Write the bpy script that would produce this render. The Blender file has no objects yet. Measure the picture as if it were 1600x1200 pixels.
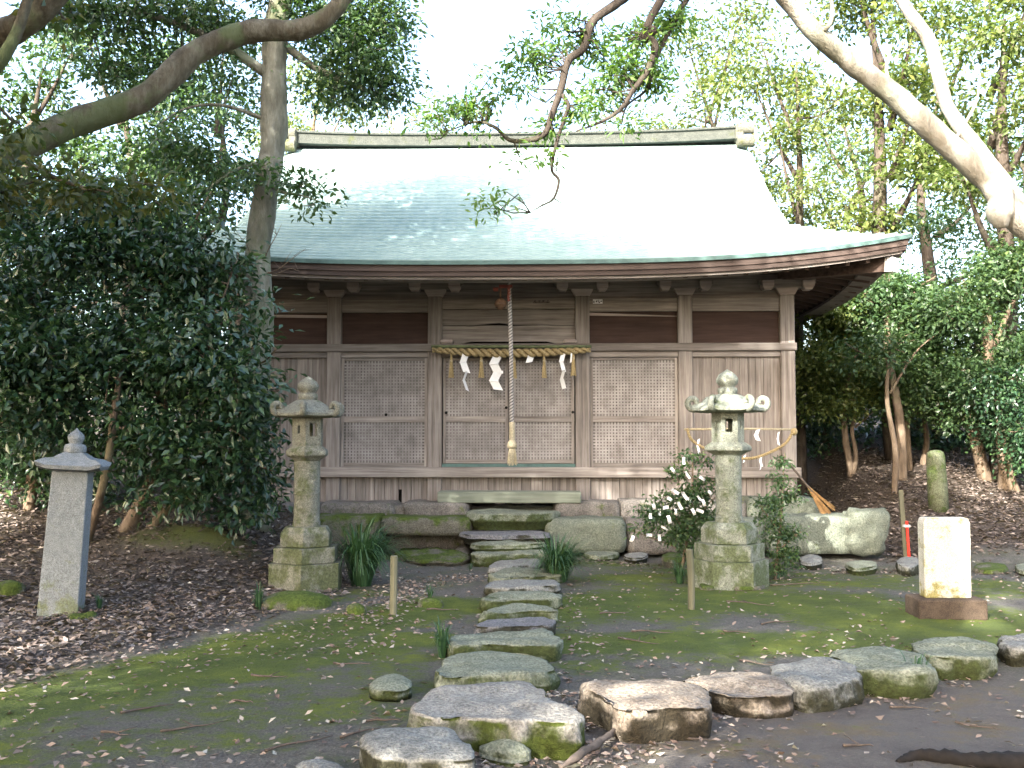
import bpy, math, random
import numpy as np
from mathutils import Vector, Matrix, noise as mnoise

random.seed(7)
RNG = np.random.default_rng(11)
sc = bpy.context.scene
C = sc.collection

# ------------------------------------------------------------------ camera
CAM = Vector((0.0, 0.0, 1.6))
PITCH = math.atan(90 / 1600)
cd = bpy.data.cameras.new('camera')
cd.sensor_width = 36; cd.lens = 36; cd.clip_start = 0.05; cd.clip_end = 1000
co = bpy.data.objects.new('camera', cd); C.objects.link(co)
co.location = CAM; co.rotation_euler = (math.pi / 2 + PITCH, 0, 0)
sc.camera = co
# ------------------------------------------------------------------ light
SUN_EL = math.radians(27); SUN_AZ = math.radians(-29)      # azimuth measured from straight behind the viewer
SUN = Vector((math.sin(SUN_AZ) * math.cos(SUN_EL), -math.cos(SUN_AZ) * math.cos(SUN_EL), math.sin(SUN_EL)))
w = bpy.data.worlds.new('World'); sc.world = w; w.use_nodes = True
nt = w.node_tree; nt.nodes.clear()
sky = nt.nodes.new('ShaderNodeTexSky'); sky.sky_type = 'NISHITA'; sky.sun_disc = False
sky.sun_elevation = SUN_EL; sky.sun_rotation = math.atan2(SUN.x, SUN.y)
sky.air_density = 1.0; sky.dust_density = 5.0; sky.ozone_density = 1.0
bg = nt.nodes.new('ShaderNodeBackground'); bg.inputs[1].default_value = 0.15
wo = nt.nodes.new('ShaderNodeOutputWorld')
nt.links.new(sky.outputs[0], bg.inputs[0]); nt.links.new(bg.outputs[0], wo.inputs[0])
sl = bpy.data.lights.new('sun', 'SUN'); sl.energy = 4.0; sl.angle = math.radians(0.55); sl.color = (1, .95, .86)
so = bpy.data.objects.new('sun', sl); C.objects.link(so)
so.rotation_euler = SUN.to_track_quat('Z', 'Y').to_euler(); so.location = (-10, -20, 20)
vs = sc.view_settings
vs.view_transform = 'Standard'; vs.look = 'None'; vs.gamma = 1; vs.exposure = 2.8
sc.cycles.max_bounces = 6; sc.cycles.diffuse_bounces = 3; sc.cycles.glossy_bounces = 2
sc.cycles.transmission_bounces = 3; sc.cycles.transparent_max_bounces = 4
sc.cycles.caustics_reflective = False; sc.cycles.caustics_refractive = False
sc.cycles.use_denoising = True

# ------------------------------------------------------------------ projection helpers
_cp, _sp = math.cos(PITCH), math.sin(PITCH)
def ray(px, py):
    a, b = px - 800, 600 - py
    return Vector((a, 1600 * _cp - b * _sp, 1600 * _sp + b * _cp))
def atY(px, py, Y):
    d = ray(px, py); return CAM + d * (Y / d.y)
def atZ(px, py, z):
    d = ray(px, py); return CAM + d * ((z - CAM.z) / d.z)
def ground_pt(px, py, dz=0.0):
    z = 0.0
    for _ in range(12):
        p = atZ(px, py, min(z + dz, 1.5)); z = .5 * z + .5 * gz(p.x, p.y)
    p = atZ(px, py, min(z + dz, 1.5)); return Vector((p.x, p.y, gz(p.x, p.y)))

# ------------------------------------------------------------------ terrain height
def sstep(a, b, x):
    t = np.clip((np.asarray(x, float) - a) / (b - a), 0, 1); return t * t * (3 - 2 * t)
_nr = np.random.default_rng(3)
_nd = [(_nr.normal(size=2) * f, _nr.uniform(0, 6.28), 1 / f ** .8) for f in (.5, .8, 1.3, 2, 3, 4.5, 6.5, 9, 13, 17) for _ in range(2)]
def gnoise(x, y):
    s = 0
    for d, ph, a in _nd: s = s + a * np.sin(x * d[0] + y * d[1] + ph)
    return s
def gz_np(x, y):
    x = np.asarray(x, float); y = np.asarray(y, float)
    z = 0.012 * gnoise(x, y) * (.35 + .65 * sstep(4, 9, np.hypot(x, y - 7)))
    z = z + sstep(-2.1, -3.6, x) * .20 * np.clip(y - 9.9, 0, 7)
    z = z + sstep(5.0, 6.4, x) * .20 * np.clip(y - 12.8, 0, 9)
    z = z + .22 * np.exp(-((x + 3.7) / .9) ** 2 - ((y - 11.9) / .45) ** 2)
    z = z + .10 * np.clip(y - 23, 0, 60)
    inside = sstep(5.6, 5.0, np.abs(x)) * sstep(14.2, 14.6, y) * sstep(23, 22, y)
    z = z * (1 - inside)
    return z
def gz(x, y): return float(gz_np(x, y))

# ------------------------------------------------------------------ materials
def new_mat(name):
    m = bpy.data.materials.new(name); m.use_nodes = True
    n = m.node_tree.nodes; n.clear()
    out = n.new('ShaderNodeOutputMaterial'); b = n.new('ShaderNodeBsdfPrincipled')
    m.node_tree.links.new(b.outputs[0], out.inputs[0])
    return m, n, m.node_tree.links, b, out
def N_noise(n, l, vec, scale, detail=4, rough=.6):
    t = n.new('ShaderNodeTexNoise'); t.inputs['Scale'].default_value = scale
    t.inputs['Detail'].default_value = detail; t.inputs['Roughness'].default_value = rough
    if vec is not None: l.new(vec, t.inputs['Vector'])
    return t.outputs['Fac']
def N_ramp(n, l, fac, stops):
    r = n.new('ShaderNodeValToRGB'); e = r.color_ramp.elements
    while len(e) > 1: e.remove(e[0])
    e[0].position = stops[0][0]; e[0].color = (*stops[0][1], 1)
    for p, c in stops[1:]:
        k = e.new(p); k.color = (*c, 1)
    l.new(fac, r.inputs[0]); return r.outputs[0]
def N_math(n, l, op, a, b=None, clamp=False):
    m = n.new('ShaderNodeMath'); m.operation = op; m.use_clamp = clamp
    for i, v in enumerate((a, b)):
        if v is None: continue
        if isinstance(v, (int, float)): m.inputs[i].default_value = v
        else: l.new(v, m.inputs[i])
    return m.outputs[0]
def N_mix(n, l, fac, a, b, mode='MIX'):
    m = n.new('ShaderNodeMix'); m.data_type = 'RGBA'; m.blend_type = mode
    for i, v in ((0, fac), (6, a), (7, b)):
        if isinstance(v, (int, float)): m.inputs[i].default_value = v
        elif isinstance(v, tuple): m.inputs[i].default_value = (*v, 1)
        else: l.new(v, m.inputs[i])
    return m.outputs[2]
def N_map(n, l, scale=(1, 1, 1), kind='Object'):
    t = n.new('ShaderNodeTexCoord'); m = n.new('ShaderNodeMapping'); m.inputs['Scale'].default_value = scale
    l.new(t.outputs[kind], m.inputs[0]); return m.outputs[0]
def N_bump(n, l, h, strength, dist, b):
    k = n.new('ShaderNodeBump'); k.inputs['Strength'].default_value = strength; k.inputs['Distance'].default_value = dist
    l.new(h, k.inputs['Height']); l.new(k.outputs[0], b.inputs['Normal'])
def sstep_node(n, l, v, a, b):
    m = n.new('ShaderNodeMapRange'); m.interpolation_type = 'SMOOTHSTEP'
    m.inputs[1].default_value = a; m.inputs[2].default_value = b
    l.new(v, m.inputs[0]); return m.outputs[0]

def wood_mat(name, c0, c1, c2, grain, rough=.85, var=.35):
    m, n, l, b, o = new_mat(name)
    v = N_map(n, l, grain)
    f = N_noise(n, l, v, 1.0, 6, .65)
    v2 = N_map(n, l, (1, 1, 1)); f2 = N_noise(n, l, v2, 1.7, 3)
    col = N_ramp(n, l, f, [(.28, c0), (.5, c1), (.72, c2)])
    oi = n.new('ShaderNodeObjectInfo')
    k = N_math(n, l, 'MULTIPLY_ADD', oi.outputs['Random'], var); k.node.inputs[2].default_value = 1 - var / 2
    k2 = N_math(n, l, 'MULTIPLY_ADD', f2, .7); k2.node.inputs[2].default_value = .65
    g = N_math(n, l, 'MULTIPLY', k, k2)
    cc = n.new('ShaderNodeCombineColor')
    for i in range(3): l.new(g, cc.inputs[i])
    col = N_mix(n, l, 1.0, col, cc.outputs[0], 'MULTIPLY')
    l.new(col, b.inputs['Base Color']); b.inputs['Roughness'].default_value = rough
    b.inputs['Specular IOR Level'].default_value = .25
    N_bump(n, l, f, .6, .006, b)
    return m
def stone_mat(name, c0, c1, moss=(.10, .13, .04), moss_lo=.55, moss_hi=.75, moss_shade_up=.0, lichen=.0, scale=1.0, zlow=None):
    m, n, l, b, o = new_mat(name)
    v = N_map(n, l); f = N_noise(n, l, v, 9 * scale, 7, .7); f2 = N_noise(n, l, v, 60 * scale, 3, .6)
    base = N_ramp(n, l, f, [(.3, c0), (.7, c1)])
    sp = N_ramp(n, l, f2, [(.35, (.58, .58, .58)), (.62, (1.18, 1.18, 1.18))])
    base = N_mix(n, l, 1.0, base, sp, 'MULTIPLY')
    if lichen:
        f4 = N_noise(n, l, v, 14 * scale, 5, .7)
        base = N_mix(n, l, N_math(n, l, 'MULTIPLY', sstep_node(n, l, f4, .56, .68), lichen), base, (.50, .50, .40))
    f3 = N_noise(n, l, v, 3.2 * scale, 6, .65)
    if moss_shade_up:
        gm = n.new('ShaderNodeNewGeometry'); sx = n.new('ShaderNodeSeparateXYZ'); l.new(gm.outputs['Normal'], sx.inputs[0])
        f3 = N_math(n, l, 'MULTIPLY_ADD', sx.outputs[2], moss_shade_up); 
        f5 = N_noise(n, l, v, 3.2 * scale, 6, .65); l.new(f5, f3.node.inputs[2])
    if zlow is not None:
        tz = n.new('ShaderNodeTexCoord'); sz = n.new('ShaderNodeSeparateXYZ'); l.new(tz.outputs['Object'], sz.inputs[0])
        k = sstep_node(n, l, sz.outputs[2], zlow[0], zlow[1])
        f3 = N_math(n, l, 'ADD', f3, N_math(n, l, 'MULTIPLY', k, zlow[2]))
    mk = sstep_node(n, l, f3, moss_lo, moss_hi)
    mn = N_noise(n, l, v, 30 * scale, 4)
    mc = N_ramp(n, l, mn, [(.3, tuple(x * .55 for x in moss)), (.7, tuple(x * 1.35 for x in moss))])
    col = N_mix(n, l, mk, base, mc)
    l.new(col, b.inputs['Base Color']); b.inputs['Roughness'].default_value = .9
    b.inputs['Specular IOR Level'].default_value = .2
    h = N_math(n, l, 'MULTIPLY_ADD', f, .7); l.new(f2, h.node.inputs[2])
    N_bump(n, l, h, .9, .02, b)
    return m
def leaf_mat(name, c0, c1, c2, gloss=.4, trans=.3, spec=.5):
    m, n, l, b, o = new_mat(name)
    a = n.new('ShaderNodeAttribute'); a.attribute_name = 'rnd'
    col = N_ramp(n, l, a.outputs['Fac'], [(0, c0), (.55, c1), (1, c2)])
    l.new(col, b.inputs['Base Color']); b.inputs['Roughness'].default_value = gloss
    b.inputs['Specular IOR Level'].default_value = spec
    if trans:
        t = n.new('ShaderNodeBsdfTranslucent')
        tc = N_mix(n, l, 1.0, col, (1.5, 1.7, .55), 'MULTIPLY'); l.new(tc, t.inputs[0])
        mx = n.new('ShaderNodeMixShader'); mx.inputs[0].default_value = trans
        l.new(b.outputs[0], mx.inputs[1]); l.new(t.outputs[0], mx.inputs[2]); l.new(mx.outputs[0], o.inputs[0])
    return m
def bark_mat(name, c0, c1, c2, sc_=1.0, moss=0.0):
    m, n, l, b, o = new_mat(name)
    v = N_map(n, l, (7 * sc_, 7 * sc_, 2.2 * sc_)); f = N_noise(n, l, v, 1.0, 7, .7)
    v2 = N_map(n, l); f2 = N_noise(n, l, v2, 2.6 * sc_, 5, .65)
    col = N_ramp(n, l, f, [(.3, c0), (.52, c1), (.72, c2)])
    col = N_mix(n, l, N_math(n, l, 'MULTIPLY', sstep_node(n, l, f2, .5, .66), .7), col, c2)
    if moss:
        f3 = N_noise(n, l, v2, 1.3 * sc_, 4); col = N_mix(n, l, N_math(n, l, 'MULTIPLY', sstep_node(n, l, f3, .5, .62), moss), col, (.10, .13, .05))
    l.new(col, b.inputs['Base Color']); b.inputs['Roughness'].default_value = .9; b.inputs['Specular IOR Level'].default_value = .15
    N_bump(n, l, f, 1.0, .05, b)
    return m
def plain_mat(name, c, rough=.8, noise_amt=.25, scale=20, spec=.3):
    m, n, l, b, o = new_mat(name)
    v = N_map(n, l); f = N_noise(n, l, v, scale, 5)
    col = N_ramp(n, l, f, [(.3, tuple(x * (1 - noise_amt) for x in c)), (.7, tuple(x * (1 + noise_amt) for x in c))])
    l.new(col, b.inputs['Base Color']); b.inputs['Roughness'].default_value = rough; b.inputs['Specular IOR Level'].default_value = spec
    N_bump(n, l, f, .3, .004, b)
    return m

M = {}
M['wood_v'] = wood_mat('weathered_wood_upright', (.100, .083, .074), (.200, .174, .157), (.305, .275, .252), (26, 26, 1.1))
M['wood_h'] = wood_mat('weathered_wood_lying', (.100, .083, .074), (.195, .170, .153), (.295, .266, .243), (1.0, 26, 26))
M['wood_pale'] = wood_mat('bleached_wood', (.22, .175, .16), (.36, .30, .275), (.45, .39, .36), (1.0, 26, 26), var=.2)
M['lattice'] = wood_mat('lattice_wood', (.185, .166, .156), (.275, .252, .240), (.35, .325, .312), (5, 12, 5), var=.2)
M['lattice_back'] = wood_mat('lattice_backing_board', (.105, .092, .086), (.155, .138, .130), (.205, .185, .175), (20, 20, 1.0), var=.2)
M['dark_panel'] = wood_mat('dark_red_board', (.034, .020, .016), (.052, .031, .025), (.072, .044, .036), (1.2, 20, 14), var=.2)
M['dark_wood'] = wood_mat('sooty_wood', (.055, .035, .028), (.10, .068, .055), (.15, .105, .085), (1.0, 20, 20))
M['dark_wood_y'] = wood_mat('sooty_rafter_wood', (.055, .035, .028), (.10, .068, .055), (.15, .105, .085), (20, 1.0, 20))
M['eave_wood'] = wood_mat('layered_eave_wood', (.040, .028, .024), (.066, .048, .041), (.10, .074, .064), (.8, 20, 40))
M['green_step'] = wood_mat('greenish_step_wood', (.11, .125, .095), (.165, .18, .14), (.22, .235, .19), (1.0, 18, 18), var=.1)
M['white_end'] = plain_mat('white_painted_end', (.62, .62, .62), .7, .12)
M['black_void'] = plain_mat('dark_interior', (.012, .011, .010), .95)
M['paper'] = plain_mat('white_paper', (.80, .80, .82), .75, .04)
M['ink'] = plain_mat('black_ink', (.03, .03, .035), .8)
M['straw'] = plain_mat('rice_straw', (.31, .24, .125), .85, .35, 60)
M['straw_pale'] = plain_mat('pale_straw', (.36, .31, .21), .85, .3, 60)
M['bell_rope'] = plain_mat('grey_cotton_rope', (.34, .32, .30), .9, .2, 40)
M['bell_rope_dark'] = plain_mat('dark_cotton_rope', (.13, .12, .115), .9, .2, 40)
M['bamboo_green'] = plain_mat('old_green_bamboo', (.10, .12, .06), .6, .35, 12)
M['bell'] = plain_mat('tarnished_bronze', (.13, .075, .045), .5, .3, 15)
M['red_lacquer'] = plain_mat('faded_red_paint', (.22, .06, .045), .6, .3)
M['red_tape'] = plain_mat('red_plastic', (.62, .04, .025), .5, .1)
M['broom'] = plain_mat('brown_broom_twigs', (.26, .15, .06), .85, .35, 40)
M['stick'] = plain_mat('dry_twig', (.085, .066, .054), .9, .4, 25)
M['rotten'] = plain_mat('black_rotten_wood', (.010, .008, .007), .9, .5, 30)
M['stake'] = wood_mat('mossy_stake_wood', (.07, .07, .045), (.12, .115, .075), (.17, .16, .11), (20, 20, 1.5))
M['granite'] = stone_mat('pale_granite', (.215, .235, .245), (.325, .345, .355), (.19, .21, .13), .58, .75, zlow=(.5, -.1, .22), scale=2.0)
M['lantern'] = stone_mat('lantern_stone', (.145, .145, .118), (.245, .242, .198), (.095, .108, .055), .50, .66, zlow=(1.3, .3, .10), lichen=.35, scale=1.4)
M['lantern_pale'] = stone_mat('pale_lantern_stone', (.165, .18, .145), (.285, .30, .25), (.105, .125, .065), .54, .70, zlow=(1.3, .3, .14), lichen=.5, scale=1.4)
M['stele'] = stone_mat('yellowish_sandstone', (.56, .54, .46), (.72, .70, .62), (.34, .30, .12), .56, .72, zlow=(.42, .12, .28), scale=2.0)
M['stele_base'] = stone_mat('brown_base_stone', (.055, .040, .030), (.115, .085, .062), (.07, .075, .03), .62, .8, scale=2)
M['step_stone'] = stone_mat('stepping_stone_rock', (.145, .143, .130), (.265, .262, .24), (.034, .034, .020), .32, .50, moss_shade_up=-.30, lichen=.25)  # side faces: dark moss tone, deepened to imitate shade under the stones
M['step_green'] = stone_mat('greenish_stepping_rock', (.125, .135, .10), (.23, .245, .185), (.046, .058, .020), .33, .52, moss_shade_up=-.26, lichen=.3)
M['step_purple'] = stone_mat('purplish_stepping_rock', (.11, .108, .112), (.20, .195, .20), (.034, .034, .025), .33, .52, moss_shade_up=-.30, lichen=.2)
M['front_stone'] = stone_mat('mossy_front_rock', (.175, .165, .148), (.30, .285, .255), (.046, .060, .011), .28, .50, moss_shade_up=-.40, lichen=.2, scale=.9)
M['warm_stone'] = stone_mat('rusty_shaded_rock', (.165, .13, .10), (.29, .25, .205), (.026, .021, .013), .30, .50, moss_shade_up=-.34, lichen=.2, scale=.9)  # near-black side tone: damp moss with the shade painted in
M['moss_stone'] = stone_mat('moss_covered_rock', (.085, .08, .065), (.16, .15, .12), (.060, .085, .016), .46, .60, moss_shade_up=.12)
M['base_stone'] = stone_mat('foundation_rock', (.105, .095, .086), (.20, .182, .165), (.075, .09, .03), .56, .70, lichen=.12)
M['base_grey'] = stone_mat('grey_green_foundation_rock', (.11, .125, .10), (.175, .19, .15), (.085, .105, .035), .56, .72)
M['post_stone'] = stone_mat('mossy_post_stone', (.10, .11, .07), (.16, .175, .11), (.07, .10, .03), .46, .6)
M['bark_grey'] = bark_mat('grey_green_bark', (.085, .082, .060), (.165, .160, .125), (.27, .27, .225), 1.0, .5)
M['bark_brown'] = bark_mat('brown_green_bark', (.060, .048, .032), (.125, .105, .072), (.23, .205, .155), 1.3, .7)
M['bark_pale'] = bark_mat('pale_smooth_bark', (.22, .19, .145), (.36, .33, .275), (.50, .47, .41), 1.1, .3)
M['bark_dark'] = bark_mat('dark_branch_bark', (.035, .028, .022), (.065, .052, .042), (.11, .09, .075), 1.2, .2)
M['bark_under'] = bark_mat('understorey_bark', (.08, .06, .045), (.16, .12, .085), (.26, .20, .15), 1.0, .3)
M['leaf_dark'] = leaf_mat('dark_camellia_leaf', (.016, .042, .024), (.034, .076, .034), (.080, .140, .045), .32, .18, .7)
M['leaf_mid'] = leaf_mat('evergreen_leaf', (.028, .060, .026), (.056, .104, .040), (.110, .160, .050), .42, .30)
M['leaf_sun'] = leaf_mat('olive_green_leaf', (.050, .080, .026), (.115, .150, .045), (.215, .225, .070), .42, .42)
M['leaf_light'] = leaf_mat('fresh_green_leaf', (.075, .145, .050), (.135, .220, .075), (.230, .300, .090), .45, .5)
M['leaf_yellow'] = leaf_mat('yellowing_leaf', (.035, .060, .020), (.070, .085, .025), (.145, .120, .030), .45, .35)
M['grass'] = leaf_mat('strap_grass', (.018, .050, .022), (.035, .085, .035), (.075, .135, .050), .4, .2)
M['litter'] = leaf_mat('fallen_leaf', (.060, .046, .040), (.175, .138, .120), (.40, .34, .30), .7, .1, .25)
M['litter_pale'] = leaf_mat('pale_fallen_leaf', (.13, .09, .075), (.27, .21, .175), (.44, .40, .34), .75, .1, .2)

# roof copper
m, n, l, b, o = new_mat('green_copper_shingle')
v = N_map(n, l); f = N_noise(n, l, v, .55, 5, .6); f2 = N_noise(n, l, N_map(n, l, (9, 1.2, 1.2)), 1.0, 5, .7)
f3 = N_noise(n, l, N_map(n, l, (2.2, 5.5, 5.5)), 2.0, 3)
col = N_ramp(n, l, f, [(.3, (.155, .245, .245)), (.55, (.21, .305, .305)), (.75, (.27, .355, .345))])
col = N_mix(n, l, .30, col, N_ramp(n, l, f2, [(.3, (.15, .25, .245)), (.7, (.36, .44, .42))]))
col = N_mix(n, l, .10, col, N_ramp(n, l, f3, [(.35, (.14, .22, .20)), (.6, (.5, .6, .56))]))
l.new(col, b.inputs['Base Color']); b.inputs['Roughness'].default_value = .55; b.inputs['Specular IOR Level'].default_value = .35
N_bump(n, l, f3, .12, .01, b)
M['copper'] = m
M['copper_edge'] = plain_mat('dark_green_copper_edge', (.07, .125, .115), .6, .3, 6)
M['ridge'] = stone_mat('lichened_ridge_metal', (.05, .056, .050), (.088, .095, .085), (.060, .070, .035), .58, .72)
M['ridge_end'] = stone_mat('lichened_ridge_tile', (.10, .10, .08), (.145, .145, .115), (.085, .09, .035), .52, .66)

# ground
m, n, l, b, o = new_mat('soil_moss_ground')
v = N_map(n, l)
fa = N_noise(n, l, v, 1.6, 7, .65); fb = N_noise(n, l, v, 9, 6, .7); fc = N_noise(n, l, v, 55, 4, .7)
at = n.new('ShaderNodeAttribute'); at.attribute_name = 'moss'
al = n.new('ShaderNodeAttribute'); al.attribute_name = 'litter'
ar = n.new('ShaderNodeAttribute'); ar.attribute_name = 'rockbed'
soil = N_ramp(n, l, fb, [(.3, (.085, .080, .069)), (.5, (.145, .137, .121)), (.72, (.21, .20, .180))])
soil = N_mix(n, l, .45, soil, N_ramp(n, l, fc, [(.34, (.04, .036, .034)), (.5, (.105, .096, .09)), (.66, (.26, .24, .225))]))
soil = N_mix(n, l, N_math(n, l, 'MULTIPLY', sstep_node(n, l, fa, .42, .62), .35), soil, (.085, .105, .050))
rock = N_ramp(n, l, fa, [(.3, (.10, .082, .074)), (.5, (.155, .135, .122)), (.62, (.20, .145, .085)), (.7, (.15, .15, .05))])
soil = N_mix(n, l, N_math(n, l, 'MULTIPLY', ar.outputs['Fac'], .75), soil, rock)
mossc = N_ramp(n, l, fa, [(.3, (.050, .072, .022)), (.5, (.092, .120, .028)), (.68, (.175, .198, .030))])
mossc = N_mix(n, l, .35, mossc, N_ramp(n, l, fc, [(.3, (.030, .050, .012)), (.7, (.150, .190, .040))]))
k = N_math(n, l, 'MULTIPLY_ADD', fa, .9); l.new(N_math(n, l, 'MULTIPLY', fb, 1.0), k.node.inputs[2])
k = N_math(n, l, 'ADD', k, N_math(n, l, 'MULTIPLY', fc, .25))
k = N_math(n, l, 'ADD', k, N_math(n, l, 'MULTIPLY', at.outputs['Fac'], .62))
mk = sstep_node(n, l, k, 1.14, 1.54)
col = N_mix(n, l, mk, soil, mossc)
lit = N_ramp(n, l, fc, [(.3, (.040, .030, .025)), (.7, (.125, .096, .080))])
col = N_mix(n, l, al.outputs['Fac'], col, lit)
l.new(col, b.inputs['Base Color']); b.inputs['Roughness'].default_value = .92; b.inputs['Specular IOR Level'].default_value = .2
h = N_math(n, l, 'MULTIPLY_ADD', fb, .8); l.new(fc, h.node.inputs[2])
N_bump(n, l, h, 1.0, .045, b)
M['ground'] = m

# ------------------------------------------------------------------ mesh helpers
def obj_from(name, verts, faces, mat, parent=None, smooth=False, link=True):
    me = bpy.data.meshes.new(name)
    me.from_pydata([tuple(v) for v in verts], [], faces); me.validate(); me.update()
    me.materials.append(M[mat] if isinstance(mat, str) else mat)
    if smooth: me.polygons.foreach_set('use_smooth', [True] * len(me.polygons))
    o = bpy.data.objects.new(name, me)
    if parent is not None: o.parent = parent
    C.objects.link(o); return o
def tri_obj(name, V, rnd, mat, parent=None):
    """V (n,4,3) leaf corner points -> one mesh of 2-triangle leaves, with a per-leaf random attribute"""
    nl = len(V); me = bpy.data.meshes.new(name)
    me.vertices.add(nl * 4); me.vertices.foreach_set('co', V.reshape(-1).astype(np.float32))
    idx = (np.arange(nl) * 4)[:, None] + np.array([0, 1, 2, 0, 2, 3])
    me.loops.add(nl * 6); me.loops.foreach_set('vertex_index', idx.reshape(-1).astype(np.int32))
    me.polygons.add(nl * 2); me.polygons.foreach_set('loop_start', (np.arange(nl * 2) * 3).astype(np.int32))
    a = me.attributes.new('rnd', 'FLOAT', 'POINT'); a.data.foreach_set('value', np.repeat(rnd, 4).astype(np.float32))
    me.update(calc_edges=True); me.materials.append(M[mat])
    o = bpy.data.objects.new(name, me)
    if parent is not None: o.parent = parent
    C.objects.link(o); return o
def tag(o, label=None, cat=None, group=None, kind=None):
    if label: o['label'] = label
    if cat: o['category'] = cat
    if group: o['group'] = group
    if kind: o['kind'] = kind
    return o
def empty(name, loc=(0, 0, 0), rz=0.0):
    o = bpy.data.objects.new(name, None); C.objects.link(o)
    o.location = loc; o.rotation_euler = (0, 0, rz); o.empty_display_size = .1; return o
def bevel(o, wd=.01, seg=2):
    k = o.modifiers.new('bevel', 'BEVEL'); k.width = wd; k.segments = seg; k.limit_method = 'ANGLE'; return o

class MB:
    def __init__(s): s.v = []; s.f = []
    def add(s, vs, fs):
        k = len(s.v); s.v += [tuple(p) for p in vs]; s.f += [tuple(i + k for i in f) for f in fs]; return s
    def box(s, x0, x1, y0, y1, z0, z1):
        return s.add([(x0, y0, z0), (x1, y0, z0), (x1, y1, z0), (x0, y1, z0), (x0, y0, z1), (x1, y0, z1), (x1, y1, z1), (x0, y1, z1)],
                     [(0, 3, 2, 1), (4, 5, 6, 7), (0, 1, 5, 4), (1, 2, 6, 5), (2, 3, 7, 6), (3, 0, 4, 7)])
    def beam(s, p, q, wd, ht):
        p, q = Vector(p), Vector(q); d = (q - p).normalized(); up = Vector((0, 0, 1))
        a = d.cross(up).normalized() * wd / 2; u = a.cross(d).normalized() * ht / 2
        vs = [e + sa * a + su * u for e in (p, q) for sa, su in ((-1, -1), (1, -1), (1, 1), (-1, 1))]
        return s.add(vs, [(0, 1, 2, 3), (7, 6, 5, 4), (0, 4, 5, 1), (1, 5, 6, 2), (2, 6, 7, 3), (3, 7, 4, 0)])
    def tube(s, pts, rad, sides=6, wob=0.0, cap=True):
        pts = [Vector(p) for p in pts]; n_ = len(pts)
        if isinstance(rad, (int, float)): rad = [rad] * n_
        ref = Vector((.31, .17, .93)); base = len(s.v); prev = None
        for i, p in enumerate(pts):
            d = (pts[min(i + 1, n_ - 1)] - pts[max(i - 1, 0)])
            if d.length < 1e-9: d = Vector((0, 0, 1))
            d.normalize()
            a = (prev - d * prev.dot(d)) if prev is not None else d.cross(ref)
            if a.length < 1e-6: a = d.cross(Vector((1, 0, 0)))
            a.normalize(); bb = d.cross(a); prev = a
            for k in range(sides):
                t = 2 * math.pi * k / sides; r = rad[i] * (1 + (random.uniform(-wob, wob) if wob else 0))
                s.v.append(tuple(p + a * (math.cos(t) * r) + bb * (math.sin(t) * r)))
        for i in range(n_ - 1):
            for k in range(sides):
                a0 = base + i * sides + k; a1 = base + i * sides + (k + 1) % sides
                s.f.append((a0, a1, a1 + sides, a0 + sides))
        if cap:
            s.f.append(tuple(base + k for k in reversed(range(sides)))); s.f.append(tuple(base + (n_ - 1) * sides + k for k in range(sides)))
        return s
    def lathe(s, prof, sides=24, phase=0.0, c=(0, 0, 0)):
        base = len(s.v)
        for r, z in prof:
            for k in range(sides):
                t = phase + 2 * math.pi * k / sides
                s.v.append((c[0] + r * math.cos(t), c[1] + r * math.sin(t), c[2] + z))
        for i in range(len(prof) - 1):
            for k in range(sides):
                a0 = base + i * sides + k; a1 = base + i * sides + (k + 1) % sides
                s.f.append((a0, a1, a1 + sides, a0 + sides))
        s.f.append(tuple(base + k for k in reversed(range(sides)))); s.f.append(tuple(base + (len(prof) - 1) * sides + k for k in range(sides)))
        return s
    def build(s, name, mat, parent=None, smooth=False): return obj_from(name, s.v, s.f, mat, parent, smooth)

def smooth_path(pts, k=6):
    """Catmull-Rom resample of control points"""
    P = [Vector(p) for p in pts]; P = [P[0] * 2 - P[1]] + P + [P[-1] * 2 - P[-2]]; out = []
    for i in range(1, len(P) - 2):
        for j in range(k):
            t = j / k; p0, p1, p2, p3 = P[i - 1:i + 3]
            out.append(.5 * ((2 * p1) + (p2 - p0) * t + (2 * p0 - 5 * p1 + 4 * p2 - p3) * t * t + (3 * p1 - p0 - 3 * p2 + p3) * t ** 3))
    out.append(P[-2]); return out
def interp_list(vals, n_):
    return list(np.interp(np.linspace(0, len(vals) - 1, n_), range(len(vals)), vals))

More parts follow.
